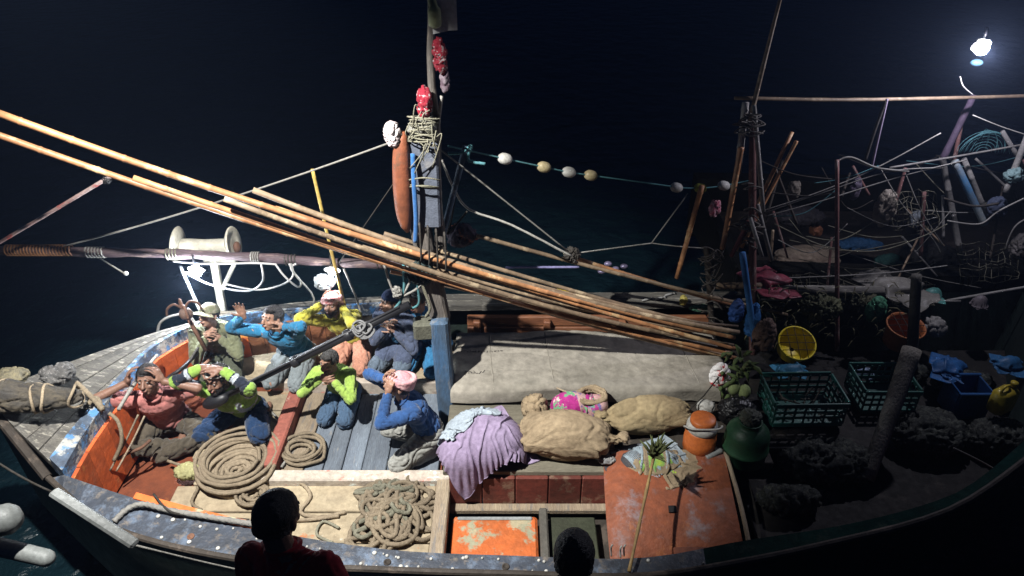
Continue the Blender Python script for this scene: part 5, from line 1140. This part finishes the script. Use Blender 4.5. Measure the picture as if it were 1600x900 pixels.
MB().box(yc + V((0, 0, .11)), (.22, .14, .24), rot=.5, bev=.03).build('body', ym, t, auto=50); MB().lathe(yc + V((.06, .03, .23)), [(.025, 0), (.025, .03), (.03, .03), (.03, .05)], 14).build('cap', ym, t, smooth=True)
MB().tube(cr([yc + V((.02, .01, .23)), yc + V((.0, .0, .27)), yc + V((-.06, -.03, .27)), yc + V((-.08, -.04, .23))], 5), .011, 8).build('handle', ym, t, smooth=True)
bb = at(1500, 640, .05); t = thing('blue_bin', 'dark blue square bin left of the yellow can', 'bin', bb); bm_ = M('blue_bin_plastic', (.02, .09, .26), (.015, .07, .2), s=4, rough=.4, bump=.1)
for sx, sy, w_, d_ in ((0, -1, .3, .015), (0, 1, .3, .015), (-1, 0, .015, .25), (1, 0, .015, .25)): MB().box(bb + V((sx * .15, sy * .13, .15)), (w_, d_, .3), bev=.005).build('side', bm_, t)
MB().box(bb + V((0, 0, .01)), (.28, .24, .02)).build('floor', bm_, t)
for sy in (-1, 1): MB().box(bb + V((0, sy * .14, .30)), (.34, .03, .02), bev=.006).build('rim', bm_, t)
rnd = random.Random(5); o = MB()
for j in range(260):
    u = rnd.uniform(1165, 1440); a = at(u, rnd.uniform(445, 530), y=rnd.uniform(5.9, 6.35)); d = V((rnd.uniform(-.1, .1), rnd.uniform(-.06, .06), rnd.uniform(-.12, .08)))
    o.tube([a, a + d * .6 + V((0, 0, .02)), a + d], [.004, .006, .002], 4)
single('dry_brush', o, M('dry_olive_twigs', (.17, .16, .08), (.1, .09, .05), s=10, bump=0), 'tangle of dry olive twigs and net over the far stern rail', 'brushwood', kind='stuff')
# dark log, leaning post, rails
pole('log', at(1425, 545, .9), at(1352, 748, .1), .075, .06, M('grey_bark_log', (.20, .18, .15), (.11, .1, .08), s=3, bump=1., bs=20, st=(3, 3, 1)), 'thick barked log leaning down on the stern deck', 'log', nodes_=False)
pole('post', at(1432, 430, y=5.6), at(1424, 560, y=5.5), .045, .05, M('dark_post_bark', (.06, .055, .045), s=3, bump=.8), 'tall dark post above the barked log', 'post', nodes_=False)
for a, b, r_, mt, lb in (((1165, 452), (1415, 455), .05, grey_wood, 'grey log lying as a rail behind the stern'), ((1160, 468), (1500, 470), .012, rope_w, 'thin pale batten along the stern rail'),
                    ((1110, 447), (1190, 446), .035, bamboo_g, 'short thick bamboo behind the stern post'), ((1480, 470), (1660, 440), .014, rope_w, 'pale thin rod slanting up at the right edge')):
    pole('rail_pole', at(*a, y=6.2), at(*b, y=6.2), r_, r_, mt, lb, 'pole', nodes_=False)
rope('rope', pxs([(1490, 700), (1540, 725), (1600, 762), (1640, 790)], 4.2), .006, rope_w, 'thin line running off the lower right corner')
MB()
# ------------------------------------------------------------------ stern rigging
gR = 'poles of the stern rigging'
dkred = M('dark_red_pole_paint', (.20, .09, .08), (.13, .06, .055), (.26, .2, .18), s=3, bump=.5, st=(3, 3, 1)); gwp = M('grey_white_pole', (.36, .34, .31), (.2, .19, .18), s=3, bump=.5)
Z = lambda u, v, y: at(u, v, y=y)
for a, b, y0, y1, r0, r1, mt, lb, nd in (
    ((1176, 195), (1176, 560), 6.3, 6.1, .032, .04, dkred, 'main dark red brown post of the stern rigging', False),
    ((1224, -20), (1172, 190), 6.4, 6.3, .014, .022, bamboo_g, 'slender bamboo rising out of frame above the main post', True),
    ((1165, 160), (1152, 270), 6.3, 6.25, .03, .03, gwp, 'grey pole lashed left of the main post at its top', True),
    ((1158, 230), (1128, 388), 6.2, 6.1, .026, .024, bamboo_o, 'orange bamboo leaning down left of the main post', True),
    ((1178, 165), (1192, 330), 6.25, 6.2, .02, .02, gwp, 'thin grey pole right of the main post, upper', True),
    ((1184, 320), (1206, 408), 6.15, 6.1, .018, .02, gwp, 'short pale pole right of the main post, lower', True),
    ((1172, 340), (1190, 400), 6.05, 6.0, .018, .018, gwp, 'second short pale pole beside the lower one', True),
    ((1170, 345), (1142, 400), 6.1, 6.05, .02, .02, M('red_grey_pole', (.3, .1, .09), s=4, bump=.4), 'short red grey pole crossing behind the main post', False),
    ((1238, 206), (1150, 392), 6.5, 6.2, .018, .018, bamboo_o, 'upper orange stick of the leaning pair right of the main post', True),
    ((1245, 220), (1160, 388), 6.45, 6.15, .016, .016, bamboo_o, 'lower orange stick of the leaning pair right of the main post', True),
    ((1308, 250), (1308, 548), 6.3, 6.0, .018, .022, dkred, 'thin dark red pole standing alone right of the yellow tub', False),
    ((1472, 245), (1502, 408), 6.9, 6.8, .03, .03, gwp, 'grey pole under the right lamp, left of the blue wrapped one', True),
    ((1492, 252), (1538, 350), 6.8, 6.75, .035, .035, M('blue_wrapped_pole', (.06, .24, .48), (.35, .38, .36), s=3, bump=.3), 'pole wrapped in blue plastic under the right lamp', False),
    ((1506, 248), (1545, 345), 6.86, 6.8, .025, .025, gwp, 'pale pole alongside the blue wrapped one', True),
    ((1522, 148), (1472, 250), 7.0, 6.9, .03, .034, M('purple_dark_pole', (.10, .07, .11), s=3, bump=.4), 'dark slanting pole carrying the right lamp', False),
    ((1505, 175), (1490, 250), 7.05, 6.9, .02, .02, dkred, 'thin dark pole beside the lamp pole', False),
    ((1566, 205), (1600, 262), 6.8, 6.8, .02, .02, gwp, 'pale stick crossing at the right edge', True),
    ((1610, 200), (1570, 300), 6.8, 6.7, .03, .03, gwp, 'thick stick crossing behind the pale one at the right edge', False),
    ((1415, 262), (1395, 330), 6.6, 6.5, .016, .016, dkred, 'short stick behind the hanging sack', False),
    ((1444, 300), (1440, 400), 6.6, 6.5, .02, .02, dkred, 'dim upright pole right of the hanging sack', False),
    ((1390, 262), (1600, 225), 6.7, 6.8, .010, .010, gwp, 'thin pale rod running right to the lamp poles', False),
    ((1104, 385), (1116, 560), 6.2, 6.0, .03, .03, dark_wood, 'dark post left of the main stern post wrapped in cord', False),
    ((1160, 395), (1180, 540), 5.9, 5.8, .03, .03, M('blue_post_paint', (.03, .14, .36), s=3, bump=.4), 'blue painted post at the end of the bamboo bundle', False),
    ((1210, 260), (1245, 350), 6.6, 6.5, .014, .014, dark_wood, 'thin dark stick leaning right of the orange pair', False)):
    pole('rigging_pole', Z(*a, y0), Z(*b, y1), r0, r1, mt, lb, 'pole', gR, nodes_=nd)
cb = [Z(1148, 153, 6.35), Z(1300, 156, 6.5), Z(1450, 154, 6.7), Z(1640, 149, 6.9)]
single('cross_pole', MB().tube(resample(cr(cb, 6), 20), [.016 + .002 * (i % 2) for i in range(20)], 8), bamboo_g, 'long horizontal bamboo across the top of the stern rigging', 'pole', smooth=True)
o = MB()
for j in range(34):
    u = random.choice((1176, 1176, 1168, 1160)); v = random.choice((185, 200, 290, 330, 345, 352, 360, 376)) + random.uniform(-8, 8); w_ = random.uniform(8, 20)
    o.tube(cr([Z(u - w_, v, 6.12), Z(u, v + random.uniform(-8, 8), 6.05), Z(u + w_, v + random.uniform(-4, 8), 6.12), Z(u, v, 6.3)], 4, True), .006, 5)
for j in range(26):
    u = 1110 + random.uniform(-8, 12); v = random.uniform(385, 540); w_ = random.uniform(8, 14)
    o.tube(cr([Z(u - w_, v, 6.0), Z(u, v + random.uniform(-12, 12), 5.95), Z(u + w_, v + random.uniform(-12, 12), 6.0), Z(u, v, 6.2)], 4, True), .005, 5)
single('rope_lashing', o, M('grey_brown_cord', (.16, .14, .12), (.09, .08, .07), s=12, bump=.5), 'grey brown cord lashings wound round the stern posts', 'rope', smooth=True, kind='stuff')
k_ = 0
RL = [([(1190, 330), (1280, 300), (1370, 262), (1470, 208)], rope_w, .006, 'upper of the pale lines fanning right from the main post'),
      ([(1195, 332), (1300, 296), (1390, 268), (1475, 262)], rope_w, .006, 'middle pale line fanning right from the main post'),
      ([(1195, 338), (1290, 312), (1410, 275), (1510, 250)], rope_w, .006, 'lower pale line fanning right from the main post'),
      ([(1210, 350), (1290, 385), (1370, 392), (1440, 370), (1480, 350)], rope_g, .006, 'green grey line sagging over the two distant sacks'),
      ([(1165, 436), (1290, 432), (1400, 425), (1480, 415)], rope_w, .006, 'pale line running along above the stern rail'),
      ([(1375, 262), (1410, 320), (1455, 370), (1470, 395)], rope_w, .005, 'thin line falling right from the hanging sack knot'),
      ([(1415, 272), (1440, 330), (1475, 385)], rope_w, .005, 'second thin line falling right beside the first'),
      ([(1430, 395), (1460, 360), (1485, 330)], rope_w, .005, 'thin line crossing the two falling ones'),
      ([(1386, 155), (1378, 190), (1370, 225), (1362, 262)], M('purple_grey_rag', (.25, .2, .28), s=6), .012, 'purple grey rag rope hanging from the horizontal bamboo'),
      ([(1384, 158), (1368, 200), (1352, 250)], rope_d, .014, 'dark rope hanging beside the purple grey rag'),
      ([(1308, 252), (1330, 246), (1370, 262), (1420, 268)], rope_w, .010, 'pale rope from the lone red pole to the hanging sack'),
      ([(1475, 310), (1520, 322), (1560, 318)], rope_d, .012, 'dark rope loop under the blue wrapped pole'),
      ([(1480, 345), (1530, 350), (1560, 330), (1600, 310)], rope_w, .008, 'pale rope at the foot of the blue wrapped pole'),
      ([(1520, 180), (1570, 200), (1640, 222)], rope_w, .006, 'pale line from the lamp pole to the right edge'),
      ([(1500, 120), (1505, 135), (1520, 148)], rope_w, .006, 'curled wire below the right lamp'),
      ([(1570, 390), (1590, 350), (1640, 330)], rope_w, .008, 'pale hooked rope at the right edge'),
      ([(1110, 470), (1104, 510), (1098, 540)], rope_t, .007, 'teal cord hanging off the dark post'),
      ([(1185, 250), (1240, 272), (1300, 280)], rope_d, .006, 'dark line right of the main post'),
      ([(1196, 300), (1260, 306), (1310, 300)], rope_d, .006, 'lower dark line right of the main post')]
for l_, mt, r_, lb in RL: rope('rigging_line', pxs(l_, 6.35 + .1 * (l_[0][0] > 1350)), r_, mt, lb, 'rope')
# thin clutter that nobody could tell apart: short spars, lines and net scraps
rr_ = random.Random(17)
for j in range(16):
    u = rr_.uniform(1200, 1600); v = rr_.uniform(240, 400); dx = rr_.uniform(-60, 60); dv = rr_.uniform(40, 120)
    pole('rigging_pole', Z(u, v, rr_.uniform(6.6, 7.4)), Z(u + dx, v + dv, rr_.uniform(6.5, 7.2)), rr_.uniform(.008, .016), rr_.uniform(.008, .016), rr_.choice((gwp, dkred, dark_wood, bamboo_g)), 'thin dim stick among the crossed sticks of the stern rigging', 'stick', 'thin sticks in the stern rigging', nodes_=False)
for j in range(18):
    u = rr_.uniform(1180, 1500); v = rr_.uniform(240, 430); u2 = u + rr_.uniform(60, 220); v2 = v + rr_.uniform(-50, 70); sg_ = rr_.uniform(5, 40)
    rope('rigging_line', pxs([(u, v), ((u + u2) / 2, (v + v2) / 2 + sg_), (u2, v2)], rr_.uniform(6.4, 7.2)), rr_.uniform(.003, .006), rr_.choice((rope_w, rope_g, rope_d, rope_t)), 'thin slack line among the many crossing the stern rigging', 'rope', 'slack lines crossing the stern rigging', n=5)
nt = MB()
for (u0, v0, w_, h_) in ((1395, 300, 70, 60), (1225, 430, 120, 40), (1500, 380, 90, 60), (1340, 440, 120, 40)):
    gx, gy = 9, 7; pt = lambda i, j: Z(u0 + w_ * i / gx + 6 * noise.noise(V((i * .7, j * .7, u0))), v0 + h_ * j / gy + 12 * noise.noise(V((i * .5, j * .5, v0))), 6.5 + .25 * noise.noise(V((i * .4, j * .4, 9))))
    for i in range(gx + 1): nt.tube([pt(i, j) for j in range(gy + 1)], .003, 4)
    for j in range(gy + 1): nt.tube([pt(i, j) for i in range(gx + 1)], .003, 4)
single('hanging_nets', nt, rope_g, 'green grey net scraps hanging all over the stern rigging', 'net', kind='stuff')
for u, v, r_, c_, lb in ((1240, 300, (.06, .05, .10), (.2, .17, .14), 'small drab bundle hanging below the leaning orange sticks'), (1335, 300, (.05, .05, .12), (.10, .08, .12), 'dark slim bundle hanging right of the lone red pole'),
                         (1430, 345, (.07, .05, .10), (.16, .18, .2), 'grey bundle hanging between the sack and the lamp poles'), (1555, 330, (.1, .07, .12), (.08, .1, .16), 'dark blue bundle hanging under the landing net'), (1590, 390, (.08, .08, .14), (.2, .18, .17), 'grey bundle hanging low at the right edge')):
    blob('hanging_bundle', Z(u, v, 6.8) - V((0, 0, .05)), r_, M('hb%d' % u, c_, s=7, bump=.5), lb, 'bundle', u * .2, .03, (14, 14, 8), flat=False, vox=.013)
# hanging sack, distant sacks, landing net
blob('hanging_sack', Z(1382, 330, 6.55) - V((0, 0, .1)), (.10, .08, .20), M('beige_plastic_sack', (.30, .26, .21), (.22, .19, .16), s=4, bump=.4), 'beige sack hanging in the stern rigging', 'sack', 41, .03, (9, 9, 5), rot=0, flat=False)
o = MB()
for j in range(10):
    a = j / 9 * math.pi; c = Z(1530, 235, 6.9); o.tube([c + V((math.cos(b_) * .26 * math.sin(a + .2), -.1 * math.sin(a), math.sin(b_) * .22 * 1)) for b_ in [k * math.pi / 12 for k in range(13)]], .003, 4)
for j in range(7): rr_ = .06 + j * .033; o.tube([Z(1530, 235, 6.9) + V((math.cos(b_) * rr_, -.05, math.sin(b_) * rr_ * .85)) for b_ in [k * math.pi / 12 for k in range(13)]], .003, 4)
single('landing_net', o, rope_t, 'round net hoop hanging under the right lamp', 'net', smooth=True)
blob('rag', Z(1585, 275, 6.7) - V((0, 0, .05)), (.08, .06, .08), M('pale_teal_rag', (.25, .38, .38), s=7, bump=.5), 'pale teal rag tied at the crossed sticks by the right edge', 'cloth', 43, .04, (16, 16, 16), flat=False)
work_lamp((1534, 74), 'bright lamp at the top of the slanting pole, upper right corner', 130, .06, y=6.35, col=(.86, .84, 1))
MB()
o = MB(); o.ell(Z(1526, 98, 6.5), (.055, .04, .03)); single('lamp_wrap', o, M('blue_wire_wrap', (.03, .09, .13), s=20, bump=1.), 'blue net wrapping just below the upper right lamp', 'net', smooth=True)
# second boat beyond, with sacks
b2 = thing('moored_boat', 'dark boat moored beyond the stern, loaded with sacks', 'boat', (5.5, 8.2, -.85))
A_ = [V((x, 7.25 + .05 * math.sin(x), .25 + .02 * abs(x - 5))) for x in (2.6, 3.5, 4.5, 5.5, 6.5, 8, 10)]; B_ = [V((p_.x, p_.y + .25, p_.z)) for p_ in A_]
MB().strip(A_, B_, .9).build('near_side', M('dark_boat_paint', (.010, .010, .009), s=2, bump=.5, spec=.05), b2)
A2 = [V((p_.x, 9.6, p_.z + .1)) for p_ in A_]; MB().strip(A2, [q + V((0, .25, 0)) for q in A2], .9).build('far_side', MATS['dark_boat_paint'], b2)
MB().strip([V((p_.x, 7.5, -.1)) for p_ in A_], [V((p_.x, 9.6, -.1)) for p_ in A_], .1).build('deck', dark_wood, b2)
MB().box((2.65, 8.5, .0), (.15, 2.3, .6), bev=.02).build('transom', MATS['dark_boat_paint'], b2)
for u, v, L_, lb, sd in ((1262, 398, .95, 'upper of two long sacks on the boat beyond', 61), (1270, 425, .90, 'lower of two long sacks on the boat beyond', 62)):
    c = at(u, v, y=7.9 - (sd - 61) * .35); sack('grain_sack', V((c.x, c.y, c.z - .15)), L_, .4, .30, .05, lb, sd, mat=M('pale_brown_sacking', (.30, .24, .17), (.24, .18, .13), s=3, bump=.6), ties=(0, 0), group='sacks on the boat beyond')
for u, v, r_, c_, lb, ct in ((1345, 378, (.3, .12, .06), (.03, .12, .26), 'blue tarp behind the distant sacks', 'tarp'), (1390, 408, (.2, .12, .09), (.04, .14, .12), 'green bundle right of the distant sacks', 'bundle'), (1275, 358, (.08, .08, .08), (.25, .1, .05), 'small orange brown pot behind the distant sacks', 'pot'),
                              (1250, 340, (.3, .15, .12), (.04, .035, .04), 'dark gear heap on the boat beyond, left', 'gear'), (1450, 400, (.35, .2, .14), (.03, .03, .03), 'dark gear heap on the boat beyond, right', 'gear')):
    blob('gear_bundle', at(u, v, y=8.0) - V((0, 0, .08)), r_, M('bundle_m%d' % u, c_, s=5, bump=.5), lb, ct, u * .3, .04, (9, 9, 9), vox=.02)
# small light and engine bits beyond the roof
o = MB(); 
for q in ((950, 412), (962, 420), (975, 416), (940, 424)): o.ell(at(*q, y=6.35), (.04, .03, .025))
single('engine_parts', o, M('dull_violet_metal', (.25, .22, .35), (.1, .09, .14), s=8, metal=.5, rough=.35), 'small violet metal fittings beyond the roof behind the slender bamboo', 'fitting', smooth=True)
for u, v, lb in ((1010, 468, 'left small dried fish on the far gunwale'), (1030, 466, 'middle small dried fish on the far gunwale'), (1045, 460, 'right small dried fish on the far gunwale')):
    o = MB(); o.ell(at(u, v, .52), (.055, .012, .012), Matrix.Rotation(.4, 3, 'Z'), 10); o.add([at(u, v, .52) + V(q) for q in ((.045, .02, 0), (.08, .045, 0), (.075, .01, 0), (.045, .02, .006))], [(0, 1, 2), (0, 2, 3), (0, 3, 1), (1, 3, 2)])
    single('fish', o, M('silver_fish', (.45, .45, .44), s=9, rough=.35, bump=.1), lb, 'fish', smooth=True)
blob('yellow_glove', at(1067, 475, .5), (.04, .04, .06), M('dull_yellow_glove', (.45, .38, .1), s=6), 'dull yellow glove on the far gunwale', 'glove', 4, .015, (20, 20, 20), vox=.008)
blob('green_cloth', at(1095, 485, .45), (.13, .04, .04), M('faded_green_cloth', (.07, .2, .13), s=6), 'faded green cloth on the far gunwale right of the glove', 'cloth', 4.5, .015, (12, 12, 12), vox=.01)

# ------------------------------------------------------------------ the ship's rail at the lower left
rl = thing('ship_rail', 'out of focus pale grey rail pipe with round elbow at the lower left corner', 'rail', at(0, 810, y=2.0))
c0, c1, c2 = at(-60, 815, y=2.95), at(8, 812, y=2.95), at(72, 872, y=2.9)
MB().tube(cr([c0, c1], 6), .088, 20).build('elbow', grey_st, rl, smooth=True)
o = MB(); o.cap(c1 - V((0.0, 0, .0)), c1 + V((.001, 0, 0)), .094, .094, 20); o.build('end_cap', grey_st, rl, smooth=True)
o = MB(); o.cap(at(-70, 838, y=3.0), c2, .058, .052, 18); o.build('pipe', grey_st, rl, smooth=True)
fb = single('ship_bar', MB().beam(at(82, 768, y=2.5), at(212, 852, y=2.3), .055, .03, .01), grey_st, 'flat grey metal bar slanting over the water at lower left', 'bar')
rope('rope', sag(at(-20, 712, y=2.6), at(80, 768, y=2.5), .02, 6), .006, rope_d, 'thin dark line from the left edge to the grey bar')
rope('rope', sag(at(212, 852, y=2.4), at(420, 900, y=2.6), .01, 6), .005, rope_w, 'thin pale line from the grey bar along the hull')

# ------------------------------------------------------------------ added for halos and lifted blacks: blue haze that the lamps light up
m = bpy.data.materials.new('lamp_halo_haze'); m.use_nodes = True; n, l = m.node_tree.nodes, m.node_tree.links; n.remove(n['Principled BSDF'])
pv = n.new('ShaderNodeVolumePrincipled'); pv.inputs['Color'].default_value = (.5, .66, 1, 1); pv.inputs['Density'].default_value = .003; pv.inputs['Anisotropy'].default_value = .65
l.new(pv.outputs[0], n['Material Output'].inputs['Volume'])
MB().box((0, 0, 3), (1900, 1900, 12)).build('halo_haze', m, kind='stuff')
